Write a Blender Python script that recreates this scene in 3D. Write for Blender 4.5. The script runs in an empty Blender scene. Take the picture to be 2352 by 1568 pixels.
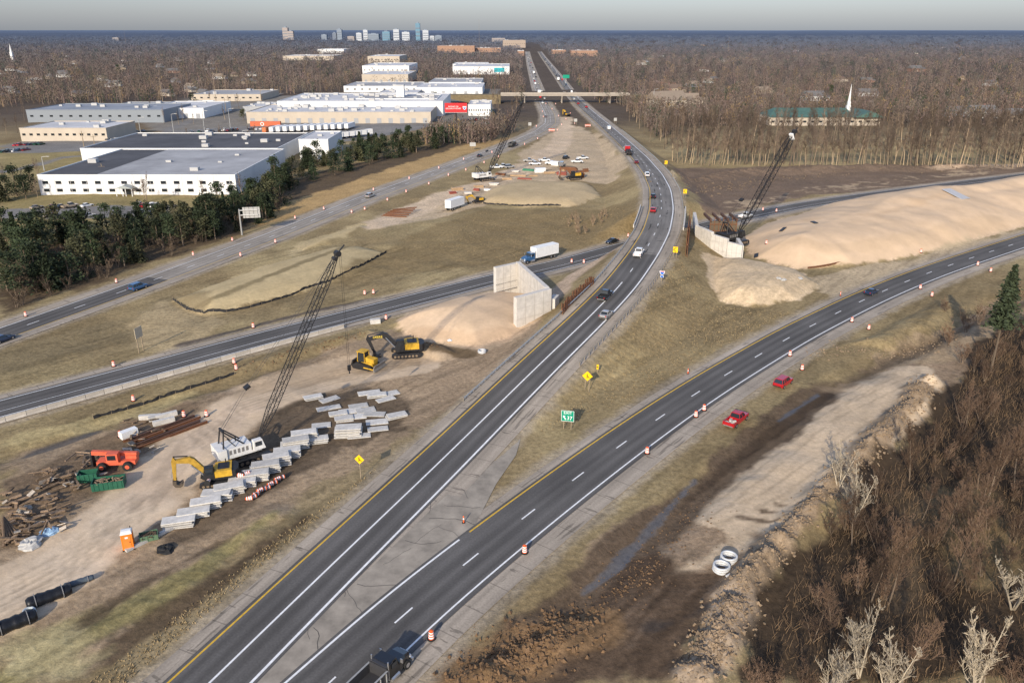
import bpy, math, random, numpy as np
from mathutils import Vector, Matrix
random.seed(7); rng=np.random.default_rng(7)
S=bpy.context.scene; C=S.collection
F=28/36*2352; H=60.0
PIT=math.atan((784-69)/F); sp,cp=math.sin(PIT),math.cos(PIT)
R_=math.radians
def gp(px,py,z=0.0):
    u=(px-1176)/F; v=(py-784)/F; t=(H-z)/(sp+v*cp)
    return Vector((u*t,t*(cp-v*sp),z))
def atY(px,py,Y):
    u=(px-1176)/F; v=(py-784)/F; t=Y/(cp-v*sp)
    return Vector((u*t,Y,H-t*(sp+v*cp)))
# ---------------------------------------------------------------- materials
MC={}
def M(key,col=None,rough=.8,metal=0,var=.12,scale=2.0,bump=0.0,rand=0.0,spec=.3,emit=None,coat=0):
    if key in MC: return MC[key]
    m=bpy.data.materials.new(key); m.use_nodes=True; nt=m.node_tree; N=nt.nodes; L=nt.links
    b=N['Principled BSDF']; b.inputs['Roughness'].default_value=rough; b.inputs['Metallic'].default_value=metal
    b.inputs['Specular IOR Level'].default_value=spec
    if coat: b.inputs['Coat Weight'].default_value=coat
    tc=N.new('ShaderNodeTexCoord'); no=N.new('ShaderNodeTexNoise'); no.inputs['Scale'].default_value=scale; no.inputs['Detail'].default_value=6; no.inputs['Roughness'].default_value=.65
    L.new(tc.outputs['Object'],no.inputs['Vector'])
    mr=N.new('ShaderNodeMapRange'); mr.inputs['From Min'].default_value=.25; mr.inputs['From Max'].default_value=.75
    mr.inputs['To Min'].default_value=1-var; mr.inputs['To Max'].default_value=1+var; L.new(no.outputs['Fac'],mr.inputs['Value'])
    fac=mr.outputs['Result']
    if rand:
        oi=N.new('ShaderNodeObjectInfo'); m2=N.new('ShaderNodeMapRange'); m2.inputs['To Min'].default_value=1-rand; m2.inputs['To Max'].default_value=1+rand
        L.new(oi.outputs['Random'],m2.inputs['Value']); mu=N.new('ShaderNodeMath'); mu.operation='MULTIPLY'; L.new(fac,mu.inputs[0]); L.new(m2.outputs['Result'],mu.inputs[1]); fac=mu.outputs[0]
    vm=N.new('ShaderNodeVectorMath'); vm.operation='SCALE'; vm.inputs[0].default_value=col[:3]; L.new(fac,vm.inputs['Scale']); L.new(vm.outputs[0],b.inputs['Base Color'])
    if bump:
        bp=N.new('ShaderNodeBump'); bp.inputs['Strength'].default_value=bump; bp.inputs['Distance'].default_value=.1; L.new(no.outputs['Fac'],bp.inputs['Height']); L.new(bp.outputs[0],b.inputs['Normal'])
    MC[key]=m; return m
def attr_mat(key,rough=.9,fine=True):
    m=bpy.data.materials.new(key); m.use_nodes=True; nt=m.node_tree; N=nt.nodes; L=nt.links; b=N['Principled BSDF']
    b.inputs['Specular IOR Level'].default_value=.15
    at=N.new('ShaderNodeAttribute'); at.attribute_name='Col'
    if not fine:
        L.new(at.outputs['Color'],b.inputs['Base Color']); b.inputs['Roughness'].default_value=rough; return m
    ge=N.new('ShaderNodeNewGeometry')
    def noise(sc,det=8,ro=.65):
        n=N.new('ShaderNodeTexNoise'); n.inputs['Scale'].default_value=sc; n.inputs['Detail'].default_value=det; n.inputs['Roughness'].default_value=ro; L.new(ge.outputs['Position'],n.inputs['Vector']); return n
    def mr(sock,a,bb,f0=.3,f1=.7):
        q=N.new('ShaderNodeMapRange'); q.inputs['From Min'].default_value=f0; q.inputs['From Max'].default_value=f1; q.inputs['To Min'].default_value=a; q.inputs['To Max'].default_value=bb; L.new(sock,q.inputs['Value']); return q.outputs['Result']
    n1=noise(1.3); n2=noise(.12,6); n3=noise(6,4)
    sm_=N.new('ShaderNodeAttribute'); sm_.attribute_name='Smooth'
    def fade(sock):
        q=N.new('ShaderNodeMix'); q.data_type='FLOAT'; L.new(sm_.outputs['Fac'],q.inputs['Factor']); L.new(sock,q.inputs['A']); q.inputs['B'].default_value=1.0
        return q.outputs['Result']
    a=N.new('ShaderNodeMath'); a.operation='MULTIPLY'; L.new(fade(mr(n1.outputs['Fac'],.68,1.32)),a.inputs[0]); L.new(mr(n2.outputs['Fac'],.88,1.12),a.inputs[1])
    a2=N.new('ShaderNodeMath'); a2.operation='MULTIPLY'; L.new(a.outputs[0],a2.inputs[0]); L.new(fade(mr(n3.outputs['Fac'],.82,1.18)),a2.inputs[1])
    vm=N.new('ShaderNodeVectorMath'); vm.operation='SCALE'; L.new(at.outputs['Color'],vm.inputs[0]); L.new(a2.outputs[0],vm.inputs['Scale']); L.new(vm.outputs[0],b.inputs['Base Color'])
    wt=N.new('ShaderNodeAttribute'); wt.attribute_name='Wet'
    r=N.new('ShaderNodeMapRange'); r.inputs['To Min'].default_value=.95; r.inputs['To Max'].default_value=.12; L.new(wt.outputs['Fac'],r.inputs['Value']); L.new(r.outputs['Result'],b.inputs['Roughness'])
    r2=N.new('ShaderNodeMapRange'); r2.inputs['To Min'].default_value=.1; r2.inputs['To Max'].default_value=.6; L.new(wt.outputs['Fac'],r2.inputs['Value']); L.new(r2.outputs['Result'],b.inputs['Specular IOR Level'])
    ad=N.new('ShaderNodeMath'); ad.operation='MAXIMUM'; L.new(wt.outputs['Fac'],ad.inputs[0]); q3=N.new('ShaderNodeMath'); q3.operation='MULTIPLY'; q3.inputs[1].default_value=.85; L.new(sm_.outputs['Fac'],q3.inputs[0]); L.new(q3.outputs[0],ad.inputs[1])
    r3=N.new('ShaderNodeMapRange'); r3.inputs['To Min'].default_value=.5; r3.inputs['To Max'].default_value=.0; L.new(ad.outputs[0],r3.inputs['Value'])
    bp=N.new('ShaderNodeBump'); bp.inputs['Distance'].default_value=.3; L.new(n1.outputs['Fac'],bp.inputs['Height']); L.new(r3.outputs['Result'],bp.inputs['Strength']); L.new(bp.outputs[0],b.inputs['Normal'])
    return m
def road_mat(key,col,streak=.18,seam=0.0,joint=0.0,track=.1):
    m=bpy.data.materials.new(key); m.use_nodes=True; nt=m.node_tree; N=nt.nodes; L=nt.links; b=N['Principled BSDF']; b.inputs['Roughness'].default_value=.9; b.inputs['Specular IOR Level'].default_value=.15
    uv=N.new('ShaderNodeUVMap'); uv.uv_map='UVMap'
    def noise(su,sv,det=5):
        mp=N.new('ShaderNodeMapping'); mp.inputs['Scale'].default_value=(su,sv,1); L.new(uv.outputs[0],mp.inputs['Vector']); n=N.new('ShaderNodeTexNoise'); n.inputs['Scale'].default_value=1; n.inputs['Detail'].default_value=det; L.new(mp.outputs[0],n.inputs['Vector']); return n.outputs['Fac']
    def mr(s,f0,f1,t0,t1):
        q=N.new('ShaderNodeMapRange'); q.inputs['From Min'].default_value=f0; q.inputs['From Max'].default_value=f1; q.inputs['To Min'].default_value=t0; q.inputs['To Max'].default_value=t1; L.new(s,q.inputs['Value']); return q.outputs['Result']
    def mul(a,c):
        q=N.new('ShaderNodeMath'); q.operation='MULTIPLY'; L.new(a,q.inputs[0]); L.new(c,q.inputs[1]); return q.outputs[0]
    f=mr(noise(.9,.02),.3,.7,1-streak,1+streak)
    f=mul(f,mr(noise(4,4),.3,.7,.86,1.14)); f=mul(f,mr(noise(.15,.08),.3,.7,.84,1.16))
    if track:
        sx=N.new('ShaderNodeSeparateXYZ'); L.new(uv.outputs[0],sx.inputs[0])
        q=N.new('ShaderNodeMath'); q.operation='MULTIPLY'; q.inputs[1].default_value=2*math.pi/1.83; L.new(sx.outputs[0],q.inputs[0])
        c=N.new('ShaderNodeMath'); c.operation='COSINE'; L.new(q.outputs[0],c.inputs[0]); f=mul(f,mr(c.outputs[0],-1,1,1-track,1+track))
    if seam: f=mul(f,mr(noise(1.1,.10,3),.62,.66,1,1-seam))
    if seam: f=mul(f,mr(noise(.25,.9,3),.66,.68,1,1-seam))
    if joint:
        sx=N.new('ShaderNodeSeparateXYZ'); L.new(uv.outputs[0],sx.inputs[0])
        q=N.new('ShaderNodeMath'); q.operation='PINGPONG'; q.inputs[1].default_value=2.4; L.new(sx.outputs[1],q.inputs[0]); f=mul(f,mr(q.outputs[0],.05,.09,1-joint,1))
    vm=N.new('ShaderNodeVectorMath'); vm.operation='SCALE'; vm.inputs[0].default_value=col; L.new(f,vm.inputs['Scale']); L.new(vm.outputs[0],b.inputs['Base Color'])
    MC[key]=m; return m
# ---------------------------------------------------------------- mesh helper
def obj(name,me,parent=None):
    o=bpy.data.objects.new(name,me); C.objects.link(o)
    if parent is not None: o.parent=parent
    return o
class MB:
    def __init__(s): s.v=[]; s.f=[]
    def add(s,vs,fs):
        n=len(s.v); s.v+= [tuple(v) for v in vs]; s.f+=[tuple(i+n for i in f) for f in fs]; return s
    def hexa(s,b,t): return s.add(list(b)+list(t),[(3,2,1,0),(4,5,6,7),(0,1,5,4),(1,2,6,5),(2,3,7,6),(3,0,4,7)])
    def box(s,c,d,rz=0,rx=0,ry=0):
        m=Matrix.Translation(c)@Matrix.Rotation(rz,4,'Z')@Matrix.Rotation(ry,4,'Y')@Matrix.Rotation(rx,4,'X')
        x,y,z=d[0]/2,d[1]/2,d[2]/2
        p=[m@Vector(q) for q in ((-x,-y,-z),(x,-y,-z),(x,y,-z),(-x,y,-z),(-x,-y,z),(x,-y,z),(x,y,z),(-x,y,z))]
        return s.hexa(p[:4],p[4:])
    def b2(s,x0,x1,y0,y1,z0,z1): return s.box(((x0+x1)/2,(y0+y1)/2,(z0+z1)/2),(x1-x0,y1-y0,z1-z0))
    def tube(s,p,q,r1,r2=None,n=8,cap=True):
        r2=r1 if r2 is None else r2; p=Vector(p); q=Vector(q); d=(q-p)
        if d.length<1e-6: return s
        d.normalize(); a=d.orthogonal().normalized(); b=d.cross(a); vs=[]
        for c,r in ((p,r1),(q,r2)):
            for i in range(n):
                t=2*math.pi*i/n; vs.append(c+(a*math.cos(t)+b*math.sin(t))*r)
        fs=[(i,(i+1)%n,n+(i+1)%n,n+i) for i in range(n)]
        if cap: fs+=[tuple(range(n-1,-1,-1)),tuple(range(n,2*n))]
        return s.add(vs,fs)
    def pipe(s,pts,r,n=5):
        for i in range(len(pts)-1):
            r1=r[i] if isinstance(r,(list,tuple)) else r; r2=r[i+1] if isinstance(r,(list,tuple)) else r
            s.tube(pts[i],pts[i+1],r1,r2,n,False)
        return s
    def prism(s,pts,y0,y1):
        n=len(pts); vs=[(x,y0,z) for x,z in pts]+[(x,y1,z) for x,z in pts]
        return s.add(vs,[tuple(range(n)),tuple(range(2*n-1,n-1,-1))]+[(i,n+i,n+(i+1)%n,(i+1)%n) for i in range(n)])
    def slab(s,pts,z0,z1):
        n=len(pts); vs=[(x,y,z0) for x,y in pts]+[(x,y,z1) for x,y in pts]
        return s.add(vs,[tuple(range(n-1,-1,-1)),tuple(range(n,2*n))]+[(i,(i+1)%n,n+(i+1)%n,n+i) for i in range(n)])
    def loft(s,secs):
        n=len(secs[0]); vs=[p for q in secs for p in q]; fs=[]
        for k in range(len(secs)-1):
            for i in range(n): fs.append((k*n+i,k*n+(i+1)%n,(k+1)*n+(i+1)%n,(k+1)*n+i))
        m=(len(secs)-1)*n
        fs+=[tuple(range(n-1,-1,-1)),tuple(range(m,m+n))]
        return s.add(vs,fs)
    def lathe(s,prof,n=14,c=(0,0)):
        vs=[];fs=[]
        for r,z in prof:
            for i in range(n):
                t=2*math.pi*i/n; vs.append((c[0]+r*math.cos(t),c[1]+r*math.sin(t),z))
        for k in range(len(prof)-1):
            for i in range(n): fs.append((k*n+i,k*n+(i+1)%n,(k+1)*n+(i+1)%n,(k+1)*n+i))
        fs+=[tuple(range(n-1,-1,-1)),tuple(range((len(prof)-1)*n,len(prof)*n))]
        return s.add(vs,fs)
    def build(s,name,mat,parent=None,smooth=False):
        me=bpy.data.meshes.new(name); me.from_pydata(s.v,[],s.f); me.materials.append(mat)
        if smooth: me.polygons.foreach_set('use_smooth',[True]*len(me.polygons))
        return obj(name,me,parent)
def tag(o,label,cat,group=None):
    o['label']=label; o['category']=cat
    if group: o['group']=group
    return o
def T(name,label,cat,loc=(0,0,0),rz=0,group=None,sc=1):
    o=obj(name,None); o.location=loc; o.rotation_euler=(0,0,rz); o.scale=(sc,sc,sc); return tag(o,label,cat,group)
def struct(o): o['kind']='structure'; return o
def copy_tree(o,loc,rz=0,label=None,group=None,sc=None):
    def cp_(a,par):
        c=a.copy(); C.objects.link(c)
        if par is not None: c.parent=par
        for ch in a.children: cp_(ch,c)
        return c
    c=cp_(o,None); c.location=loc; c.rotation_euler=(0,0,rz)
    if sc: c.scale=(sc,sc,sc) if not isinstance(sc,tuple) else sc
    if label: c['label']=label
    if group: c['group']=group
    return c
USED=set()
def place(proto,loc,rz=0,label=None,group=None,sc=None):
    if proto.name not in USED:
        USED.add(proto.name); proto.location=loc; proto.rotation_euler=(0,0,rz)
        if label: proto['label']=label
        if group: proto['group']=group
        if sc: proto.scale=(sc,sc,sc) if not isinstance(sc,tuple) else sc
        return proto
    c=copy_tree(proto,loc,rz,label,group,sc); USED.add(c.name); return c
ORD=['first','second','third','fourth','fifth','sixth','seventh','eighth','ninth','tenth','eleventh','twelfth','thirteenth','fourteenth','fifteenth','sixteenth','seventeenth','eighteenth','nineteenth','twentieth']
def nth(i):
    if i<20: return ORD[i]
    n=i+1; return {2:'twenty',3:'thirty',4:'forty',5:'fifty',6:'sixty',7:'seventy'}[n//10]+('-'+ORD[n%10-1] if n%10 else 'th')
def text(s,size,mat,parent,loc,rot,ext=.01):
    cu=bpy.data.curves.new('t','FONT'); cu.body=s; cu.size=size; cu.align_x='CENTER'; cu.align_y='CENTER'; cu.extrude=ext
    o=bpy.data.objects.new('t',cu); C.objects.link(o); bpy.context.view_layer.update()
    me=bpy.data.meshes.new_from_object(o.evaluated_get(bpy.context.evaluated_depsgraph_get())); me.materials.clear(); me.materials.append(mat)
    bpy.data.objects.remove(o); q=obj('lettering',me,parent); q.location=loc; q.rotation_euler=rot; return q
# ---------------------------------------------------------------- roads
class Road:
    def __init__(s,pts,hl,hr,smooth=3):
        P=[gp(x,y,z) for x,y,z in pts]; P=[P[0]+(P[0]-P[1]).normalized()*60]+P; P[0].z=P[1].z
        P.append(P[-1]+(P[-1]-P[-2]).normalized()*60)
        A=np.array([tuple(p) for p in P]); d=np.r_[0,np.cumsum(np.linalg.norm(np.diff(A,axis=0),axis=1))]
        tt=[0]
        while tt[-1]<d[-1]:
            y=np.interp(tt[-1],d,A[:,1]); tt.append(tt[-1]+(2 if y<650 else 12))
        tt=np.array(tt[:-1]); Q=np.stack([np.interp(tt,d,A[:,k]) for k in range(3)],1)
        for _ in range(smooth*10+10):
            Q[1:-1]=.25*Q[:-2]+.5*Q[1:-1]+.25*Q[2:]
        s.P=Q; Tn=np.gradient(Q[:,:2],axis=0); Tn/=np.linalg.norm(Tn,axis=1)[:,None]; s.T=Tn; s.N=np.stack([Tn[:,1],-Tn[:,0]],1)
        s.s=np.r_[0,np.cumsum(np.linalg.norm(np.diff(Q[:,:2],axis=0),axis=1))]; s.hl=hl; s.hr=hr
    def idx(s,x,y): return int(np.argmin((s.P[:,0]-x)**2+(s.P[:,1]-y)**2))
    def on(s,px,py):
        z=0
        for _ in range(8):
            p=gp(px,py,z); i=s.idx(p.x,p.y); z=s.P[i,2]
        p=gp(px,py,z); return Vector((p.x,p.y,z+.02)),math.atan2(s.T[i,1],s.T[i,0])
    def off(s,i,o,dz=0): return (s.P[i,0]+s.N[i,0]*o,s.P[i,1]+s.N[i,1]*o,s.P[i,2]+dz)
    def at_s(s,d,o,dz=0): 
        return (np.interp(d,s.s,s.P[:,0])+np.interp(d,s.s,s.N[:,0])*o,np.interp(d,s.s,s.P[:,1])+np.interp(d,s.s,s.N[:,1])*o,np.interp(d,s.s,s.P[:,2])+dz)
    def yaw_s(s,d): return math.atan2(np.interp(d,s.s,s.T[:,1]),np.interp(d,s.s,s.T[:,0]))
    def s_px(s,px,py):
        p,_=s.on(px,py); return s.s[s.idx(p.x,p.y)]
    def ribbon(s,name,o0,o1,dz,mat,i0=0,i1=None):
        i1=len(s.P) if i1 is None else i1; vs=[];fs=[]
        for k,i in enumerate(range(i0,i1)):
            vs+= [s.off(i,o0,dz),s.off(i,o1,dz)]
            if k: a=2*k; fs.append((a-2,a-1,a+1,a))
        me=bpy.data.meshes.new(name); me.from_pydata(vs,[],fs); me.materials.append(mat)
        ul=me.uv_layers.new(name='UVMap'); dat=[]
        for k in range(1,i1-i0):
            a,b=s.s[i0+k-1],s.s[i0+k]; dat+=[o0,a,o1,a,o1,b,o0,b]
        ul.data.foreach_set('uv',dat); return struct(obj(name,me))
A=Road([(480,1568,0),(740,1317,0),(1000,1070,0),(1120,953,.3),(1250,826,2.2),(1350,732,4),(1425,655,5.2),(1478,583,6),(1508,530,6.1),(1520,480,6.1),(1517,435,5.8),(1500,400,5),(1470,363,3.7),(1430,325,2.4),(1385,285,1.2),(1340,247,.3),(1312,218,0),(1285,180,0),(1262,150,0),(1248,132,0),(1240,120,0)],6.3,7.2,1)
B=Road([(0,768,0),(318,656,0),(640,537,0),(850,452,0),(1000,398,0),(1102,359,0),(1180,330,0),(1240,303,0),(1265,283,0),(1263,262,0),(1250,237,0),(1235,200,0),(1222,160,0),(1216,140,0),(1212,120,0)],7.5,6.5,1)
Cc=Road([(0,938,0),(300,858,0),(600,777,0),(900,701,0),(1130,642,0),(1300,603,-.3),(1440,565,-.5),(1600,524,-.5),(1712,497,-.3),(1850,470,0),(2000,448,0),(2160,428,0),(2260,415,0),(2352,404,0)],6.2,6.4,1)
D=Road([(755,1568,0),(930,1405,0),(1125,1248,0),(1285,1125,0),(1420,1025,0),(1537,943,0),(1642,875,0),(1738,818,0),(1824,768,0),(1905,727,0),(1980,690,0),(2055,657,0),(2125,629,0),(2190,606,0),(2256,584,0),(2352,553,0)],5.6,7.2,1)
ROADS=[B,Cc,D]
# ---------------------------------------------------------------- terrain
def grow(a,b,st,g):
    r=[a]
    while abs(r[-1])<abs(b): r.append(r[-1]+st); st*=g
    return r[1:]
xs=np.array(sorted(set([round(v,3) for v in list(np.arange(-90,110,.6))+list(np.arange(110,280,1.0))+list(np.arange(-215,-90,1.5))+grow(280,45000,2.5,1.09)+grow(-215,-45000,-2.5,1.09)])))
ys=np.array(sorted(set([round(v,3) for v in grow(40,-300,-3,1.3)+list(np.arange(40,240,.55))+list(np.arange(240,430,1.0))+list(np.arange(430,700,2.5))+grow(700,65000,4,1.05)])))
nx,ny=len(xs),len(ys); GX,GY=np.meshgrid(xs,ys)
def vnoise(x,y,seed=0):
    xi=np.floor(x); yi=np.floor(y); fx=x-xi; fy=y-yi; fx=fx*fx*(3-2*fx); fy=fy*fy*(3-2*fy)
    def h(a,b):
        q=np.sin(a*127.1+b*311.7+seed*74.7)*43758.5453; return q-np.floor(q)
    return (h(xi,yi)*(1-fx)+h(xi+1,yi)*fx)*(1-fy)+(h(xi,yi+1)*(1-fx)+h(xi+1,yi+1)*fx)*fy
def fbm(x,y,sc,o=4,seed=0):
    r=0;a=.5;t=0
    for k in range(o): r=r+a*vnoise(x/sc*2**k+k*17.3,y/sc*2**k,seed+k); t+=a; a*=.55
    return r/t
def sm(a,b,x): t=np.clip((x-a)/(b-a),0,1); return t*t*(3-2*t)
def fields(rd,Rm=34):
    dist=np.full(GX.shape,1e9); off=np.zeros(GX.shape); z=np.zeros(GX.shape)
    for i in range(len(rd.P)):
        x,y,zz=rd.P[i]
        if y>720 or y<-20: continue
        a,b=np.searchsorted(xs,[x-Rm,x+Rm]); c,d=np.searchsorted(ys,[y-Rm,y+Rm])
        if a==b or c==d: continue
        dx=GX[c:d,a:b]-x; dy=GY[c:d,a:b]-y; dd=dx*dx+dy*dy; m=dd<dist[c:d,a:b]
        dist[c:d,a:b][m]=dd[m]; off[c:d,a:b][m]=(dx*rd.N[i,0]+dy*rd.N[i,1])[m]; z[c:d,a:b][m]=zz
    e=np.where(dist<1e8,np.maximum(off-rd.hr,-rd.hl-off),1e3); e=np.where(dist>Rm*Rm,1e3,e); return e,z
eA,zA=fields(A); FR=[fields(r) for r in ROADS]
emin=np.minimum(eA,np.minimum.reduce([f[0] for f in FR]))
n8=fbm(GX,GY,9,4,1); n30=fbm(GX,GY,32,4,2); n2=fbm(GX,GY,2.2,3,3); n30s=fbm(GX,GY,34,2,77); n16=fbm(GX,GY,17,3,78)
hh=-.12+((n30-.5)*1.6+(n8-.5)*.5)*sm(1,14,emin)*(GY<900)
smo=np.zeros(GX.shape)
def polyw(pts,z=0): return np.array([tuple(gp(x,y,z))[:2] for x,y in pts])
def sdpoly(P,x,y):
    d=np.full(x.shape,1e18); s=np.ones(x.shape)
    n=len(P)
    for i in range(n):
        j=i-1; ex,ey=P[j]-P[i]; wx=x-P[i,0]; wy=y-P[i,1]
        t=np.clip((wx*ex+wy*ey)/(ex*ex+ey*ey+1e-9),0,1); bx=wx-ex*t; by=wy-ey*t; d=np.minimum(d,bx*bx+by*by)
        c1=y>=P[i,1]; c2=y<P[j,1]; c3=ex*wy>ey*wx
        fl=(c1&c2&c3)|(~c1&~c2&~c3); s=np.where(fl,-s,s)
    return s*np.sqrt(d)
def sdline(P,x,y):
    d=np.full(x.shape,1e18)
    for i in range(len(P)-1):
        ex,ey=P[i+1]-P[i]; wx=x-P[i,0]; wy=y-P[i,1]; t=np.clip((wx*ex+wy*ey)/(ex*ex+ey*ey+1e-9),0,1); d=np.minimum(d,(wx-ex*t)**2+(wy-ey*t)**2)
    return np.sqrt(d)
def win(P,pad):
    a,b=np.searchsorted(xs,[P[:,0].min()-pad,P[:,0].max()+pad]); c,d=np.searchsorted(ys,[P[:,1].min()-pad,P[:,1].max()+pad]); return slice(c,d),slice(a,b)
hA=zA-.12-.42*np.maximum(0,eA-.4)+ (n2-.5)*.15*sm(1,4,eA)
hh=np.where(eA<900,np.maximum(hh,hA),hh)
def heap(pts,hmax,slope,nz=.2,nf=.08,smooth=.7,edge=1.0,nm=0):
    P=polyw(pts); w=win(P,2); d=-sdpoly(P,GX[w],GY[w])+(n30s[w]-.5)*4*edge+(n8[w]-.5)*.8; d=np.maximum(d,0)
    r=slope*d/hmax; h=hmax*r/(1+r**2.2)**(1/2.2); h=h+((n30s[w]-.5)*nz*3+(n16[w]-.5)*nm)*sm(0,8,d)+(n2[w]-.5)*nf*sm(0,2,d); hh[w]=np.maximum(hh[w],np.where(d>0,h-.12,-99))
    smo[w]=np.maximum(smo[w],smooth*sm(0,1.5,d))
BIG=[(1700,548),(1735,592),(1830,618),(1960,612),(2080,592),(2352,522),(2600,470),(2600,418),(2352,422),(2160,443),(2000,462),(1850,484),(1755,515)]
heap(BIG,8.2,.5,.7,.05,.95,1,2.2)
heap([(1850,560),(1960,585),(2080,570),(2352,505),(2600,460),(2600,412),(2352,417),(2160,439),(2000,459),(1900,474),(1850,500)],11.2,.5,.7,.05,.95,1,2.4)
heap([(2060,500),(2120,449),(2200,440),(2240,455),(2180,500)],13.4,.85,.3,.05,1.0)
heap([(1600,603),(1622,655),(1660,690),(1740,706),(1830,688),(1882,655),(1840,628),(1700,600)],3.4,.6,.35,.35,.3,1,1.2)
heap([(890,745),(985,790),(1100,800),(1190,775),(1262,735),(1250,680),(1150,672),(1010,690)],4.8,.55,.3,.1,.8,1,1.4)
heap([(395,690),(430,712),(480,722),(700,668),(820,622),(885,580),(830,566),(760,570),(600,612)],2.2,.4,.12,.1,.6,.4)
heap([(1105,465),(1200,478),(1330,474),(1385,452),(1350,425),(1180,418),(1120,440)],2.6,.4,.3,.1,.6)
heap([(690,575),(760,560),(850,525),(830,518),(740,548)],1.3,.4,.3)
heap([(930,800),(1010,830),(1060,812),(1020,790),(960,785)],1.2,.6,.4,.4,0)
heap([(1840,815),(1960,790),(2060,800),(2180,760),(2200,700),(2150,690),(2000,770)],1.3,.5,.5,.4,0)
def ridge(pts,hmax,wd,rough=.6):
    P=polyw(pts); w=win(P,wd*2); d=sdline(P,GX[w],GY[w]); h=hmax*np.clip(1-d/wd,0,1)*(.6+.8*n8[w])+ (n2[w]-.5)*rough*2*sm(wd*1.2,0,d); hh[w]+=np.maximum(0,h)
def ditch(pts,dep,wd):
    P=polyw(pts); w=win(P,wd*2); d=sdline(P,GX[w],GY[w]); hh[w]-=dep*sm(wd,0,d+(n8[w]-.5)*2)
ridge([(2130,880),(2080,960),(1960,1070),(1850,1190),(1760,1290),(1680,1390),(1600,1568)],1.8,3.4,1.5)
ridge([(1300,1440),(1180,1500),(1080,1568)],1.2,4,1.0)
ditch([(2352,668),(2060,810),(1900,900),(1700,1060),(1590,1150),(1450,1260),(1330,1370),(1180,1500)],1.0,5)
ditch([(0,1050),(180,990),(330,930),(520,880),(760,795)],.5,3)
ridge([(545,850),(700,800),(850,765)],.7,2.5,.5)
ridge([(1540,430),(1700,395),(1950,388),(2200,384)],1.5,9,1.0)
ridge([(180,1470),(420,1330),(620,1190)],.5,4,.3)
def ruts(pts,sep=2.2,dep=.10):
    P=polyw(pts); w=win(P,4); d=np.abs(sdline(P,GX[w],GY[w])-sep/2); hh[w]-=dep*sm(.55,0,d)
for e,z in FR:
    w=sm(.2,7,e); hh=np.where(e<900,(z-.12)+w*(hh-z+.12),hh)
far=sm(7000,22000,GY); hh=hh+far*(fbm(GX,GY,6000,4,9)-.32)*75
hh=np.where((GY>900)&(GY<=7000),-.15,hh)
hh=np.where(eA<.3,np.minimum(hh,zA-.12),hh)
col=np.zeros(GX.shape+(3,)); 
def setc(mask,c):
    for k in range(3): col[...,k]=col[...,k]*(1-mask)+c[k]*mask
t=sm(.35,.65,n30)[...,None]; t2=sm(.38,.68,n8)[...,None]
col[:]=(np.array([.235,.175,.09])*(1-t)+np.array([.32,.25,.13])*t)*(1-.4*t2)+np.array([.18,.135,.07])*.4*t2
wet=np.zeros(GX.shape)
nw=(fbm(GX,GY,14,4,21)-.5); nw2=(fbm(GX,GY,2.6,4,22)-.5)
def zone(pts,c,fe=2.5,warp=6,alpha=1.0,patch=None,smv=0):
    P=polyw(pts); w=win(P,fe+warp); d=sdpoly(P,GX[w],GY[w])+nw[w]*warp*2+nw2[w]*4.0; m=sm(fe*.45,-fe*.45,d)*alpha
    if patch: m=m*sm(patch,patch+.12,fbm(GX[w],GY[w],5,4,31))
    for k in range(3): col[w][...,k]=col[w][...,k]*(1-m)+c[k]*m
    if smv: smo[w]=np.maximum(smo[w],m*smv)
def stroke(pts,wd,c,fe=1.2,warp=2,alpha=1.0,wt=0,patch=None,smv=0):
    P=polyw(pts); w=win(P,wd+fe+warp); d=sdline(P,GX[w],GY[w])-wd+nw[w]*warp*2+nw2[w]*min(2.4,wd*1.6); m=sm(fe*.5,-fe*.5,d)*alpha
    if patch: m=m*sm(patch,patch+.1,fbm(GX[w],GY[w],4,4,33))
    for k in range(3): col[w][...,k]=col[w][...,k]*(1-m)+c[k]*m
    if wt: wet[w]=np.maximum(wet[w],m*wt)
    if smv: smo[w]=np.maximum(smo[w],m*smv)
def rutcol(pts,sep=2.2,wd=.32,f=.72):
    P=polyw(pts); w=win(P,4); d=np.abs(sdline(P,GX[w],GY[w])-sep/2)+nw2[w]*.5; m=sm(wd,wd*.4,d)*(1-f); col[w]*=(1-m)[...,None]
SAND=(.57,.42,.275); DIRT=(.31,.228,.145); TRACK=(.53,.41,.28); MUD=(.085,.058,.036); DGR=(.11,.085,.04); STRAW=(.44,.345,.19); LITTER=(.06,.042,.026); LOT=(.19,.18,.165)
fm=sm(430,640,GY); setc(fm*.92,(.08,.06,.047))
t=sm(2200,9000,GY); setc(t,(.075,.095,.135)); t=sm(9000,30000,GY); setc(t*.85,(.115,.155,.225))  # aerial haze painted in: far ground colour turns bluish with distance
zone([(0,730),(0,560),(620,425),(1040,320),(1160,320),(1100,345),(700,478),(530,540),(270,632)],(.105,.075,.045),3)
zone([(560,525),(640,470),(900,385),(1050,338),(1150,315),(1180,318),(1100,345),(900,415),(700,490)],(.38,.255,.115),3,3)
zone([(0,460),(0,330),(120,325),(350,320),(380,340),(240,400),(90,405)],(.25,.20,.09),4)
zone([(0,520),(0,448),(200,448),(560,450),(600,470),(380,520),(100,560),(0,560)],(.25,.20,.09),4)
zone([(0,503),(0,478),(400,470),(380,500)],LOT,1,1)
zone([(0,352),(0,340),(60,322),(250,300),(360,312),(350,345),(60,352)],LOT,2,2)
zone([(600,345),(850,318),(1000,290),(990,280),(560,283),(400,290),(350,310),(520,305)],LOT,2,2)
zone([(340,300),(590,290),(640,265),(1010,280),(1130,285),(1130,250),(1150,205),(950,205),(700,220),(430,225),(340,250)],(.20,.18,.15),4,4)
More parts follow.
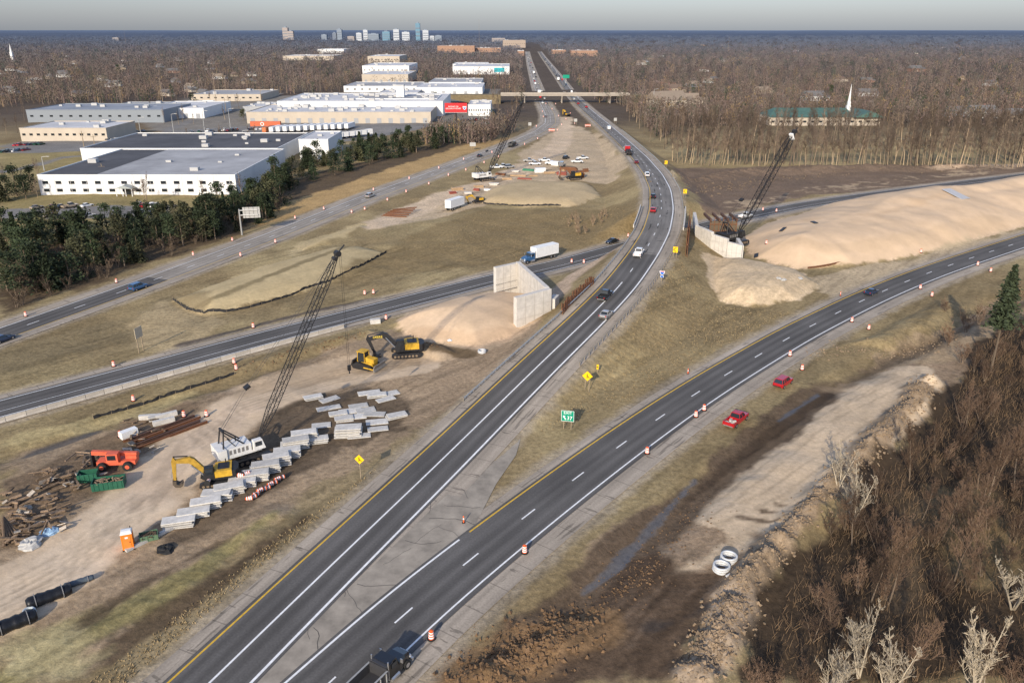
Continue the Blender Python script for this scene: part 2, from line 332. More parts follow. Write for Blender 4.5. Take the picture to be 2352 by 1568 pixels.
stroke([(0,395),(150,362),(380,345)],3,LOT,1,1); stroke([(380,300),(480,262),(560,235),(640,215)],4,LOT,1,1)
zone([(900,520),(1060,435),(1150,400),(1250,310),(1330,290),(1400,330),(1450,400),(1400,420),(1200,410),(1110,470),(1010,500)],(.44,.34,.22),3)
stroke([(860,520),(1000,455),(1110,420),(1200,390),(1290,330),(1300,270)],6,TRACK,3,4)
stroke([(1010,480),(1090,440),(1160,405),(1300,385)],2,(.20,.145,.09),2,4,.8,0,.45)
zone([(395,690),(430,712),(480,722),(700,668),(820,622),(885,580),(830,566),(760,570),(600,612)],STRAW,1.5,1)
zone([(1105,465),(1200,478),(1330,474),(1385,452),(1350,425),(1180,418),(1120,440)],(.44,.34,.20),1.5,2)
zone([(640,600),(850,520),(830,512),(700,555)],STRAW,2,3)
zone([(780,640),(900,560),(1100,480),(1420,480),(1460,530),(1150,610)],(.20,.145,.07),4,5,.75)
stroke([(360,740),(520,690),(840,560)],1.2,DGR,1,1,.6)
stroke([(0,830),(330,745),(420,700)],8,(.20,.155,.085),3,6,.7)
zone([(300,730),(370,690),(520,735),(450,790),(300,800)],(.39,.30,.17),3,4,.7)
stroke([(420,790),(700,718),(850,688)],1.0,(.08,.06,.045),1,1,.9,.3)
zone([(0,1040),(200,985),(520,880),(760,800),(900,760),(1060,800),(1240,750),(1200,830),(1060,930),(860,1080),(560,1280),(200,1568),(0,1568)],DIRT,2,4)
stroke([(-160,1450),(130,1300),(330,1140),(440,1010),(560,925),(760,858),(950,830)],5.8,TRACK,1.2,1.2,1,0,None,.65)
stroke([(0,1395),(200,1255),(330,1150)],4.2,(.60,.475,.335),1.5,1.2,.85,0,None,.75)
stroke([(330,1140),(440,1010),(560,930)],3.2,(.57,.44,.31),1.5,1.2,.8,0,None,.7)
stroke([(560,890),(800,835),(1000,815),(1150,770)],4,(.44,.33,.215),2,2,1,0,None,.3)
for k_,off_ in enumerate((0,14,-16,30)): 
    pp=[(-160,1450+off_),(130,1300+off_),(330,1140+off_*.8),(440,1010+off_*.6),(560,925+off_*.4),(760,858+off_*.3),(950,830+off_*.3)]; ruts(pp,2.2,.05); rutcol(pp,2.2,.32,.8)
zone([(0,1110),(120,1040),(360,930),(500,905),(400,980),(220,1130),(80,1225),(0,1250)],(.17,.12,.075),1.5,2,.9)
zone([(640,935),(720,895),(880,885),(945,940),(930,985),(820,1025),(700,1090),(400,1270),(340,1250),(500,1110)],(.11,.08,.052),1.6,3,.9)
zone([(700,1110),(900,1010),(1060,930),(1000,1020),(720,1270),(330,1568),(200,1568),(420,1330),(560,1240)],(.26,.20,.11),2,4,.9)
stroke([(0,1560),(200,1440),(420,1330),(620,1190)],2.5,(.25,.21,.09),2,3,.9)
stroke([(250,1500),(420,1380),(600,1260),(700,1190)],1.6,MUD,1.2,1.5,.85)
stroke([(170,1440),(330,1330),(560,1215)],1.0,(.10,.07,.045),1,1.5,.8)
zone([(0,1568),(0,1480),(160,1440),(240,1500),(200,1568)],(.38,.32,.17),2,4,.9)
stroke([(30,1010),(230,965),(420,905)],3.0,(.40,.32,.16),2,3,.8)
stroke([(60,1040),(130,1010),(220,985)],1.3,(.08,.065,.05),1,1,.9,.5)
zone([(895,740),(985,790),(1100,800),(1190,775),(1250,740),(1250,680),(1150,665),(1010,680)],SAND,1,1.5)
stroke([(960,770),(1080,790),(1180,770)],2.0,(.44,.305,.19),2,2,.6)
stroke([(940,790),(1000,800),(1060,810)],2.5,(.13,.088,.046),1,2,.9)
stroke([(1270,700),(1300,660),(1370,620),(1420,590)],3,(.44,.33,.23),2,2)
zone(BIG,SAND,1.2,1.5)
stroke([(1740,585),(1900,600),(2080,575),(2300,520)],2.5,(.48,.35,.22),2,3,.5)
stroke([(1800,500),(2000,480),(2120,465)],3,(.62,.47,.31),4,4,.5)
stroke([(1850,545),(2000,540),(2150,500)],1.6,(.49,.35,.22),2,5,.6)
zone([(1600,603),(1622,655),(1660,690),(1740,706),(1830,688),(1882,655),(1840,628),(1700,600)],(.52,.40,.255),1,2)
zone([(1860,640),(1960,610),(2100,592),(2352,525),(2352,545),(2100,620),(1980,660),(1900,690)],(.42,.33,.21),2,4)
zone([(1545,385),(2352,377),(2500,400),(2352,408),(2130,422),(1870,450),(1620,495),(1560,440)],(.165,.118,.082),3,6)
stroke([(1700,470),(1850,440),(2100,410),(2300,385)],5,(.40,.30,.19),4,8,.8,0,.45)
stroke([(2150,388),(2300,380),(2400,378)],4,(.48,.35,.23),2,3,.8)
# right of exit road
zone([(2352,650),(2352,760),(2150,950),(1880,1180),(1650,1440),(1560,1568),(1020,1568),(1290,1340),(1550,1120),(1800,960),(2010,830)],(.27,.195,.125),2,4)
zone([(2150,830),(2175,920),(2020,1060),(1880,1190),(1800,1240),(1680,1215),(1590,1180),(1670,1070),(1800,960),(1900,880),(2050,830)],(.53,.41,.275),1.0,2.5,1,None,.5)
zone([(1545,1315),(1700,1270),(1780,1190),(1640,1190),(1690,1250)],(.50,.385,.255),1.0,2,1,None,.3)
zone([(1900,880),(2100,770),(2352,690),(2352,760),(2180,840),(2000,845)],(.33,.245,.15),2,5,.9)
stroke([(2352,690),(2100,800),(1900,890)],2.2,(.12,.085,.052),2,3,.8)
stroke([(1880,905),(1740,1010),(1585,1135),(1440,1260),(1290,1390),(1180,1470)],2.7,(.105,.074,.048),1.2,1.8,.95)
stroke([(1910,895),(1780,980),(1640,1085),(1570,1150)],.8,(.06,.042,.028),.8,1.0,.9)
zone([(1300,1400),(1500,1270),(1560,1320),(1700,1330),(1640,1480),(1560,1568),(1040,1568),(1150,1480)],(.09,.06,.038),1.5,4,.95)
for k_ in range(9):
    x0=1400+k_*22; stroke([(x0,1450+k_%3*20),(x0+60,1390),(x0+110,1350+k_%2*20)],.25,(.17,.12,.08),.4,.8,.7)
stroke([(1600,1092),(1540,1155),(1470,1230),(1400,1300),(1340,1345)],.45,(.10,.09,.08),.3,.5,1,1)
stroke([(1400,1300),(1440,1250),(1500,1210)],.2,(.10,.09,.08),.3,.5,1,.9)
stroke([(1880,900),(1840,925),(1790,960)],.22,(.07,.06,.05),.3,.3,1,.8)
stroke([(1500,1440),(1620,1400),(1680,1440)],1.2,(.055,.04,.028),.8,1.5,.9,.3)
stroke([(2110,900),(1980,1060),(1850,1190),(1740,1310),(1640,1440)],2.0,(.29,.215,.14),1.2,2,.95)
stroke([(1690,1400),(1640,1480),(1600,1568)],2.6,(.34,.26,.18),1.2,3,.95)
for (x,y) in ((1850,1165),(1820,1180),(1770,1195)): stroke([(x+50,y-8),(x,y),(x-70,y-10)],.5,(.12,.085,.055),.4,.8,.95)
stroke([(1350,1430),(1180,1500),(1080,1568)],4,(.21,.13,.065),1.5,3,.9)
for pts in ([(2140,880),(1960,1010),(1760,1140),(1640,1190)],[(2120,860),(1900,960),(1740,1090),(1620,1180)],[(1500,1300),(1400,1400),(1250,1500)],[(1560,1290),(1460,1400),(1330,1500)],[(2050,860),(1850,960),(1700,1060)]): rutcol(pts,2.0,.26,.8)
zone([(2352,720),(2230,790),(2190,880),(2110,980),(1960,1120),(1860,1230),(1760,1370),(1690,1568),(2600,1568),(2600,720)],LITTER,2,4)
zone([(2200,1100),(2300,1080),(2352,1300),(2250,1350),(2150,1250)],(.20,.145,.072),3,5,.8)
zone([(2000,1200),(2100,1150),(2150,1300),(2050,1400)],(.12,.085,.05),3,5,.7)
for e,_ in FR+[(eA,zA)]:
    m=sm(2.2,.3,e+nw2*2.0)*(e<900); setc(m*.75,(.35,.29,.21))
var=.84+.32*fbm(GX,GY,5,4,41); var=var*(.88+.24*fbm(GX,GY,60,3,42)); var=1+(var-1)*(1-.6*smo); col*=(var*1.05)[...,None]
th=R_(52); uu=GX*math.cos(th)+GY*math.sin(th); vv=-GX*math.sin(th)+GY*math.cos(th)
ril=fbm(uu/9,vv,1.1,3,51); col*=(1-.24*sm(.5,.75,ril)*(GY<230)*(1-smo))[...,None]
col=np.clip(col,0,.75)
me=bpy.data.meshes.new('ground'); co=np.stack([GX,GY,hh],-1).reshape(-1,3)
ix,iy=np.meshgrid(np.arange(nx-1),np.arange(ny-1)); a=(iy*nx+ix).ravel(); q=np.stack([a,a+1,a+nx+1,a+nx],1).ravel()
def fastmesh(me,co,q,k):
    nf=len(q)//k; me.vertices.add(len(co)); me.vertices.foreach_set('co',np.asarray(co,dtype=np.float32).ravel()); me.loops.add(len(q)); me.loops.foreach_set('vertex_index',np.asarray(q,dtype=np.int32))
    me.polygons.add(nf); me.polygons.foreach_set('loop_start',np.arange(0,nf*k,k,dtype=np.int32)); me.polygons.foreach_set('loop_total',np.full(nf,k,dtype=np.int32)); me.update(calc_edges=True)
def setcol(me,c):
    at=me.attributes.new('Col','FLOAT_COLOR','POINT'); cc=np.ones((len(c),4),dtype=np.float32); cc[:,:3]=c; at.data.foreach_set('color',cc.ravel())
fastmesh(me,co,q,4); me.polygons.foreach_set('use_smooth',np.ones(len(me.polygons),dtype=bool))
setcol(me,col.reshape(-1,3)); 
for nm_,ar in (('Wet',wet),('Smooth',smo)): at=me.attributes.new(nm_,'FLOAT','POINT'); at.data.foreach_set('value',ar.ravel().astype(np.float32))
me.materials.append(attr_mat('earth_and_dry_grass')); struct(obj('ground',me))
def hz(x,y):
    x=np.atleast_1d(x); y=np.atleast_1d(y)
    i=np.clip(np.searchsorted(xs,x)-1,0,nx-2); j=np.clip(np.searchsorted(ys,y)-1,0,ny-2); fx=(x-xs[i])/(xs[i+1]-xs[i]); fy=(y-ys[j])/(ys[j+1]-ys[j])
    return (hh[j,i]*(1-fx)+hh[j,i+1]*fx)*(1-fy)+(hh[j+1,i]*(1-fx)+hh[j+1,i+1]*fx)*fy
TT=60*1.006**np.arange(620)
def G(px,py):
    u=(px-1176)/F; v=(py-784)/F; x=u*TT; y=TT*(cp-v*sp); z=H-TT*(sp+v*cp); d=z-hz(x,y); k=np.argmax(d<0)
    if d[k]>=0: return gp(px,py,-.12)
    if k==0: return gp(px,py,-.12)
    f=d[k-1]/(d[k-1]-d[k]); t=TT[k-1]+f*(TT[k]-TT[k-1]); X=u*t; Y=t*(cp-v*sp); return Vector((X,Y,float(hz(X,Y)[0])))
def HZ(x,y): return float(hz(x,y)[0])
# ---------------------------------------------------------------- road surfaces
asp=road_mat('fresh_asphalt',(.108,.102,.095),.2); aspo=road_mat('worn_patched_asphalt',(.185,.172,.155),.3,.6,0,.05)
conc=road_mat('concrete_shoulder',(.34,.29,.23),.22,.4,.35,0); concl=road_mat('aged_concrete_pavement',(.29,.26,.22),.2,.3,.25,.08)
wht=M('road_paint_white',(.76,.76,.74),.6,0,.2,1.5); yel=M('road_paint_yellow',(.62,.38,.04),.6,0,.25,1.5)
A.ribbon('road_shoulder',-6.3,7.2,-.03,conc); A.ribbon('road',-4.3,4.3,0,asp)
iA=A.idx(*A.on(1478,583)[0][:2]); A.ribbon('road_worn_surface',-4.3,4.3,.004,aspo,iA,len(A.P))
B.ribbon('road_shoulder',-7.5,6.5,-.03,conc); B.ribbon('road',-4.2,4.2,0,concl); B.ribbon('road_dark_surface',-3.7,3.7,.004,asp,0,B.idx(*B.on(370,636)[0][:2]))
Cc.ribbon('road_shoulder',-6.2,6.4,-.03,conc); Cc.ribbon('road',-4.2,4.2,0,asp)
D.ribbon('road_shoulder',-5.6,7.2,-.045,conc); D.ribbon('road',-4.2,4.5,-.008,asp)
def line(rd,o,mat,i0=0,i1=None,w=.2,dz=.01): return rd.ribbon('lane_marking',o-w/2,o+w/2,dz,mat,i0,i1)
def dashes(rd,o,s0,s1,ln=3.0,gap=9.1,w=.2,name='lane_marking'):
    m=MB(); s_=s0
    while s_<s1:
        p=[rd.at_s(s_,o-w/2,.012),rd.at_s(s_,o+w/2,.012),rd.at_s(s_+ln,o+w/2,.012),rd.at_s(s_+ln,o-w/2,.012)]
        m.add(p,[(0,1,2,3)]); s_+=ln+gap
    struct(m.build(name,wht))
line(A,-3.75,yel,w=.24); line(A,3.75,wht,w=.3); iL=A.idx(*A.on(1440,640)[0][:2]); line(A,0,wht,0,iL,w=.24); dashes(A,0,A.s[iL]+6,A.s[-1]-30)
iG=D.idx(*D.on(1120,1250)[0][:2]); line(D,-3.7,wht,0,iG,w=.26); line(D,-3.7,yel,iG,w=.24); line(D,3.7,wht,w=.22); dashes(D,0,D.s_px(930,1405)-14,D.s[-1])
line(B,-3.6,wht,w=.18); line(B,3.6,yel,w=.18); dashes(B,0,30,B.s[-1]-30)
line(Cc,-3.5,wht,w=.18); line(Cc,3.6,wht,w=.18); line(Cc,1.2,wht,0,None,w=.12)
pts=[(500,1640),(580,1568),(720,1430),(1000,1160),(1120,1046),(1180,990),(1195,1010),(1185,1045),(1140,1110),(1087,1213),(900,1360),(660,1568),(580,1640)]
g=MB(); g.add([tuple(gp(x,y,-.02)) for x,y in pts],[tuple(range(len(pts)-1,-1,-1))]); struct(g.build('gore_pavement',M('gore_concrete',(.30,.262,.21),.9,0,.4,.35,.2)))
m=MB()
def crack(px,py,a_,n,st=.8,wd=.035):
    p=gp(px,py,-.012)
    for j in range(n):
        a_+=random.uniform(-.45,.45); q_=p+Vector((math.cos(a_),math.sin(a_),0))*random.uniform(.6,1.2)*st; n_=Vector((-math.sin(a_),math.cos(a_),0))*wd
        m.add([p-n_,p+n_,q_+n_,q_-n_],[(0,1,2,3)]); p=q_
for k in range(16):
    x=random.uniform(700,1080); y=1568-(x-560)*.93+random.uniform(-45,60); crack(x,y,random.uniform(0,6.3),7,.8,.025)
for x,y in ((820,1340),(930,1240),(720,1440),(1020,1160)): crack(x,y,R_(-25),5,1.0,.04)
crack(985,1190,R_(20),10,.9,.05)
struct(m.build('pavement_crack',M('tar',(.08,.07,.058),.7)))
# ---------------------------------------------------------------- common mats
blk=M('black_rubber',(.02,.02,.02),.8); glass=M('dark_glass',(.02,.025,.03),.08,0,0,1,spec=.6); steel=M('galvanised_steel',(.44,.44,.42),.45,.5,.15,3); dsteel=M('dark_steel',(.03,.03,.032),.5,.3,.2,3)
chrome=M('rim_metal',(.5,.5,.5),.35,.8); lampw=M('headlamp_glass',(.75,.75,.72),.15); lampr=M('tail_lamp_red',(.35,.01,.01),.25); white=M('white_panel',(.74,.74,.72),.5,0,.06,.6); concw=M('cast_concrete',(.54,.51,.46),.85,0,.2,.7,.2)
rust=M('rusty_steel',(.20,.09,.045),.85,.1,.35,4,.2); wood=M('weathered_timber',(.20,.14,.09),.85,0,.4,3,.2,.5); catY=M('machine_yellow',(.52,.31,.03),.55,0,.35,1.5); orange=M('safety_orange',(.80,.13,.03),.5,0,.08,3); refl=M('reflective_white',(.8,.8,.78),.4); dgreen=M('dumpster_green',(.02,.10,.06),.5,0,.3,3)
post=M('wood_post',(.28,.22,.15),.85,0,.2,4)
# ---------------------------------------------------------------- guardrails
def guardrail(rd,o,s0,s1,label,step=2.0,side=1):
    t=T('guardrail',label,'guardrail',rd.at_s(s0,o)); bx,by,bz=t.location
    m=MB(); n=int((s1-s0)/step); prev=None
    for k in range(n+1):
        p=rd.at_s(s0+k*step,o)
        cur=[(p[0]-bx+dx_*np.interp(s0+k*step,rd.s,rd.N[:,0]),p[1]-by+dx_*np.interp(s0+k*step,rd.s,rd.N[:,1]),p[2]-bz+z_) for dx_,z_ in ((0,.42),(-side*.06,.5),(0,.58),(-side*.06,.66),(0,.74),(side*.02,.58))]
        if prev: 
            i=len(m.v); m.v+=prev+cur; m.f+=[(i+j,i+(j+1)%6,i+6+(j+1)%6,i+6+j) for j in range(6)]
        prev=cur
    m.build('rail',steel,t)
    pm=MB().box((0,0,.28),(.15,.18,1.0)); me=None
    for k in range(min(n+1,100)):
        p=rd.at_s(s0+k*step,o+side*.13)
        if me is None: q_=pm.build('post',M('guardrail_post',(.22,.19,.15),.8),t); me=q_.data
        else: q_=obj('post',me,t)
        q_.location=(p[0]-bx,p[1]-by,p[2]-bz)
guardrail(A,-6.0,A.s_px(1175,905)-6,A.s_px(1517,470)-4,'long steel guardrail along the left edge of the curving raised road',2.0,-1)
guardrail(A,6.9,A.s_px(1290,832),A.s_px(1508,410),'steel guardrail on the outer right edge of the curving raised road',2.2,1)
guardrail(A,6.9,A.s_px(1508,410)+3,A.s_px(1400,300),'far steel guardrail following the road past the bridge toward the overpass',2.4,1)
ci=Cc.P; ai=A.P; dm=((ai[:,None,:2]-ci[None,:,:2])**2).sum(2); ia,ic=np.unravel_index(np.argmin(dm),dm.shape); sX=A.s[ia]
br=T('road_bridge','short concrete road bridge carrying the curved road over the lower road','bridge',(0,0,0))
m=MB(); prev=None
for k in range(-6,7):
    a0=A.at_s(sX+k*2.5,-6.6,-.06); a1=A.at_s(sX+k*2.5,7.5,-.06); b1=A.at_s(sX+k*2.5,7.5,-1.1); b0=A.at_s(sX+k*2.5,-6.6,-1.1); cur=[a0,a1,b1,b0]
    if prev: i=len(m.v); m.v+=prev+cur; m.f+=[(i+j,i+(j+1)%4,i+4+(j+1)%4,i+4+j) for j in range(4)]
    prev=cur
m.build('deck',concw,br)
for o in (-6.75,7.65):
    m=MB()
    for k in range(-6,6):
        p=Vector(A.at_s(sX+k*2.5,o,.3)); q_=Vector(A.at_s(sX+(k+1)*2.5,o,.3)); m.box((p+q_)/2,((q_-p).length,.25,1.0),math.atan2((q_-p).y,(q_-p).x))
    m.build('parapet',concw,br)
for sg in (-1,1):
    p=Vector(A.at_s(sX+sg*13,.4)); MB().box((p.x,p.y,p.z-4.1),(1.2,13.4,5.8),A.yaw_s(sX+sg*13)).build('abutment',concw,br)
# ---------------------------------------------------------------- far overpass
def overpass():
    p0=gp(1120,236); Y=p0.y; t=T('overpass_bridge','concrete overpass crossing both carriageways in the distance','bridge',(0,0,0))
    x0=atY(1150,222,Y).x; x1=atY(1445,222,Y).x; cb=M('overpass_concrete',(.34,.30,.25),.85,0,.15,.3)
    MB().b2(x0,x1,Y-6,Y+6,6.0,7.2).build('deck',cb,t); MB().b2(x0,x1,Y-6.2,Y-5.9,7.2,8.2).build('parapet',cb,t); MB().b2(x0,x1,Y+5.9,Y+6.2,7.2,8.2).build('parapet',cb,t)
    for px in (1205,1290,1400):
        x=atY(px,230,Y).x
        m=MB(); m.b2(x-.6,x+.6,Y-5.5,Y+5.5,5.2,5.99)
        for yy in (-4.5,0,4.5): m.tube((x,Y+yy,-.3),(x,Y+yy,5.2),.5,n=8)
        m.build('pier',cb,t)
    for sx,xx in ((-1,x0),(1,x1)):
        MB().hexa([(xx-22 if sx<0 else xx,Y-14,-.3),(xx if sx<0 else xx+22,Y-14,-.3),(xx if sx<0 else xx+22,Y+14,-.3),(xx-22 if sx<0 else xx,Y+14,-.3)],[(xx-60 if sx<0 else xx,Y-6,7.0),(xx if sx<0 else xx+60,Y-6,7.0),(xx if sx<0 else xx+60,Y+6,7.0),(xx-60 if sx<0 else xx,Y+6,7.0)]).build('approach_bank',M('dry_bank',(.17,.13,.07),.95,0,.3,.3),t)
overpass()
# ---------------------------------------------------------------- vehicles
PAINT={'black':(.012,.013,.015),'dark':(.03,.035,.04),'silver':(.36,.35,.33),'white':(.72,.72,.70),'red':(.42,.012,.018),'blue':(.03,.10,.22),'navy':(.015,.03,.07),'grey':(.14,.14,.145),'maroon':(.18,.015,.02),'green':(.02,.08,.05),'tan':(.35,.28,.2)}
def paint(c): return M('car_paint_'+c,PAINT[c],.28,.1,.03,2,spec=.5,coat=.6)
CARP={}
def car(kind,colr,det=True):
    key=(kind,colr,det)
    if key in CARP: return CARP[key]
    pm=paint(colr)
    L_,W,Hh={'sedan':(4.7,1.82,1.45),'suv':(4.8,1.95,1.8),'pickup':(5.8,2.02,1.9),'van':(5.6,2.05,2.3)}[kind]
    nm={'sedan':'sedan_car','suv':'suv_car','pickup':'pickup_truck','van':'cargo_van'}[kind]
    t=T(nm,'car','pickup truck' if kind=='pickup' else ('van' if kind=='van' else 'car'),(0,0,-50))
    l=L_/2; w=W/2; belt={'sedan':.92,'suv':1.05,'pickup':1.12,'van':1.2}[kind]
    if kind=='sedan': st=[(-l,.82,.35,.80),(-l+.15,.93,.25,.93),(-l+.9,1,.2,.96),(0,1,.2,belt),(l-1.2,1,.2,.88),(l-.25,.93,.22,.72),(l,.78,.32,.62)]
    elif kind=='suv': st=[(-l,.88,.4,.95),(-l+.12,.97,.3,belt),(0,1,.28,belt),(l-1.1,1,.28,1.02),(l-.2,.93,.3,.92),(l,.82,.38,.75)]
    elif kind=='pickup': st=[(-.62,1,.35,belt),(0,1,.35,belt),(l-1.4,1,.35,1.1),(l-.25,.95,.35,1.02),(l,.85,.42,.88)]
    else: st=[(-l,.95,.35,belt),(0,1,.3,belt),(l-.9,1,.3,1.15),(l-.2,.92,.3,.95),(l,.8,.38,.75)]
    secs=[]
    for x,k,zb,zt in st:
        y=w*k; zm=(zb+zt)/2; secs.append([(x,-y*.9,zb),(x,-y,zb+.12),(x,-y,zm+.1),(x,-y*.93,zt-.03),(x,-y*.8,zt),(x,y*.8,zt),(x,y*.93,zt-.03),(x,y,zm+.1),(x,y,zb+.12),(x,y*.9,zb)])
    MB().loft(secs).build('body',pm,t)
    cab={'sedan':(-l+.75,l-1.45,-l+1.35,l-2.2),'suv':(-l+.12,l-1.25,-l+.45,l-1.95),'pickup':(-.6,l-1.45,-.45,l-2.15),'van':(-l+.08,l-1.0,-l+.15,l-1.6)}[kind]
    x0,x1,x2,x3=cab; zt=Hh-.07; yb=w*.86; yt=w*.70 if kind!='van' else w*.8
    MB().hexa([(x0,-yb,belt-.02),(x1,-yb,belt-.04),(x1,yb,belt-.04),(x0,yb,belt-.02)],[(x2,-yt,zt),(x3,-yt,zt),(x3,yt,zt),(x2,yt,zt)]).build('window_glass',glass if kind!='van' else pm,t)
    m=MB(); m.hexa([(x2-.05,-yt-.03,zt-.02),(x3+.05,-yt-.03,zt-.02),(x3+.05,yt+.03,zt-.02),(x2-.05,yt+.03,zt-.02)],[(x2+.08,-yt+.1,Hh),(x3-.08,-yt+.1,Hh),(x3-.08,yt-.1,Hh),(x2+.08,yt-.1,Hh)]); m.build('roof',pm,t)
    if det:
        m=MB()
        for sy in (-1,1):
            for (a_,b_) in ((x0,x2),(x1,x3)): m.tube((a_,sy*yb,belt-.02),(b_,sy*yt,zt),.05,n=4)
            xm=(x0+x1)/2; m.tube((xm,sy*(yb+.0),belt),( (x2+x3)/2,sy*yt,zt),.045,n=4)
            if kind=='suv': m.tube((x0+1,sy*yb,belt),(x2+.85,sy*yt,zt),.05,n=4)
        m.build('pillar',pm,t)
        for sy in (-1,1): MB().box((x1-.35,sy*(w+.08),belt+.08),(.14,.2,.14)).build('mirror',pm,t)
    if kind=='pickup':
        m=MB(); m.b2(-l,-.63,-w*.96,w*.96,.45,.62); m.b2(-l,-.63,-w*.98,-w*.86,.62,1.12); m.b2(-l,-.63,w*.86,w*.98,.62,1.12); m.b2(-l,-l+.1,-w*.855,w*.855,.62,1.1); m.build('cargo_bed',pm,t)
    wr=.35 if kind in('sedan','suv') else .39
    for sx in (-l*.62,l*.64):
        for sy in (-1,1):
            o=MB().tube((0,-.12,0),(0,.12,0),wr,n=14).build('wheel',blk,t); o.location=(sx,sy*(w-.1),wr)
            if det: MB().tube((0,sy*.121-.01,0),(0,sy*.121+.01,0),wr*.6,n=10).build('rim',chrome,o)
    if det:
        zl=st[-1][3]-.08
        for sy in (-1,1):
            MB().box((l-.04,sy*w*.6,zl),(.16,.34,.14)).build('headlight',lampw,t); MB().box((-l+.04,sy*w*.78,.85),(.12,.2,.24)).build('taillight',lampr,t)
        MB().box((l-.02,0,.42),(.14,W*.75,.16)).build('bumper',blk,t); MB().box((-l,0,.5),(.14,W*.8,.16)).build('bumper',blk if kind!='pickup' else chrome,t)
        MB().box((l-.01,0,zl-.02),(.1,.7,.14)).build('grille',blk,t)
    CARP[key]=t; return t
def put(rd,kind,colr,px,py,label,flip=False,det=True,group='vehicles driving on the highway'):
    p,y=rd.on(px,py); return place(car(kind,colr,det),p,y+(math.pi if flip else 0),label,group)
put(A,'pickup','black',1389,684,'black pickup truck driving on the curved road just before a silver car')
put(A,'sedan','silver',1392,727,'silver sedan behind the black pickup on the curved road')
put(A,'pickup','white',1467,586,'white pickup truck on the curved road near the bridge')
put(A,'sedan','red',1500,486,'small red sedan on the patched bridge deck')
put(A,'sedan','black',1500,454,'black sedan on the road bridge just ahead of the red sedan')
put(A,'suv','white',1486,405,'white SUV rounding the bend beyond the bridge')
put(A,'sedan','maroon',1461,375,'dark red sedan following the red semi truck')
put(A,'van','white',1398,298,'white van on the right carriageway before the overpass')
put(D,'sedan','navy',2001,675,'dark blue sedan alone on the exit road at the right')
put(D,'suv','red',1798,884,'red SUV parked on the gravel shoulder of the exit road',group='red vehicles on the gravel shoulder')
rp=put(D,'pickup','red',1690,970,'red pickup truck with loaded bed parked on the gravel shoulder',group='red vehicles on the gravel shoulder')
m=MB()
for k in range(9): m.box((-1.8+random.uniform(-.7,.7),random.uniform(-.6,.6),.8+random.uniform(0,.35)),(random.uniform(.3,.8),.3,.25),random.random()*3)
m.build('bed_load',M('bed_load',(.45,.42,.38),.8,0,.3,4),rp); CARP.pop(('pickup','red',True))
put(Cc,'sedan','black',1405,558,'black sedan about to pass under the road bridge',True)
put(Cc,'pickup','white',1712,500,'white pickup truck beyond the bridge beside the sand hill')
put(B,'suv','blue',318,664,'blue SUV on the dark asphalt stretch at the far left')
put(B,'suv','silver',850,453,'silver SUV in the middle of the left carriageway')
put(B,'sedan','dark',1102,360,'dark sedan on the left carriageway below the dump truck')
put(B,'sedan','navy',8,783,'navy sedan entering at the left picture edge')
put(B,'sedan','grey',1253,270,'grey sedan on the left carriageway bend nearing the overpass')
for rd,nm_,off in ((A,'right',1.8),(A,'right',-1.8),(B,'left',1.8),(B,'left',-1.8)):
    s0=rd.s_px(1345,250) if rd is A else rd.s_px(1253,240)
    s_=s0+random.uniform(8,50); j=0
    while s_<rd.s[-1]-250 and j<11:
        kd=random.choice(['sedan','sedan','suv','van','pickup']); cc=random.choice(['white','black','grey','silver','red','navy','white'])
        p=rd.at_s(s_,off,.02); place(car(kd,cc,False),p,rd.yaw_s(s_),'%s %s, %s beyond the overpass in %s lane of %s carriageway'%(cc,{'suv':'SUV'}.get(kd,kd),nth(j),'outer' if off>0 else 'inner',nm_),'distant highway traffic'); s_+=random.uniform(25,120)*(1+j*.15); j+=1
def wheelset(t,xsx,yw,r=.52,wd=.3):
    for x in xsx:
        for sy in (-1,1):
            o=MB().tube((0,-wd/2,0),(0,wd/2,0),r,n=16).build('wheel',blk,t); o.location=(x,sy*yw,r)
            MB().tube((0,sy*(wd/2+.001)-.015,0),(0,sy*(wd/2+.001)+.015,0),r*.55,n=10).build('rim',chrome,o)
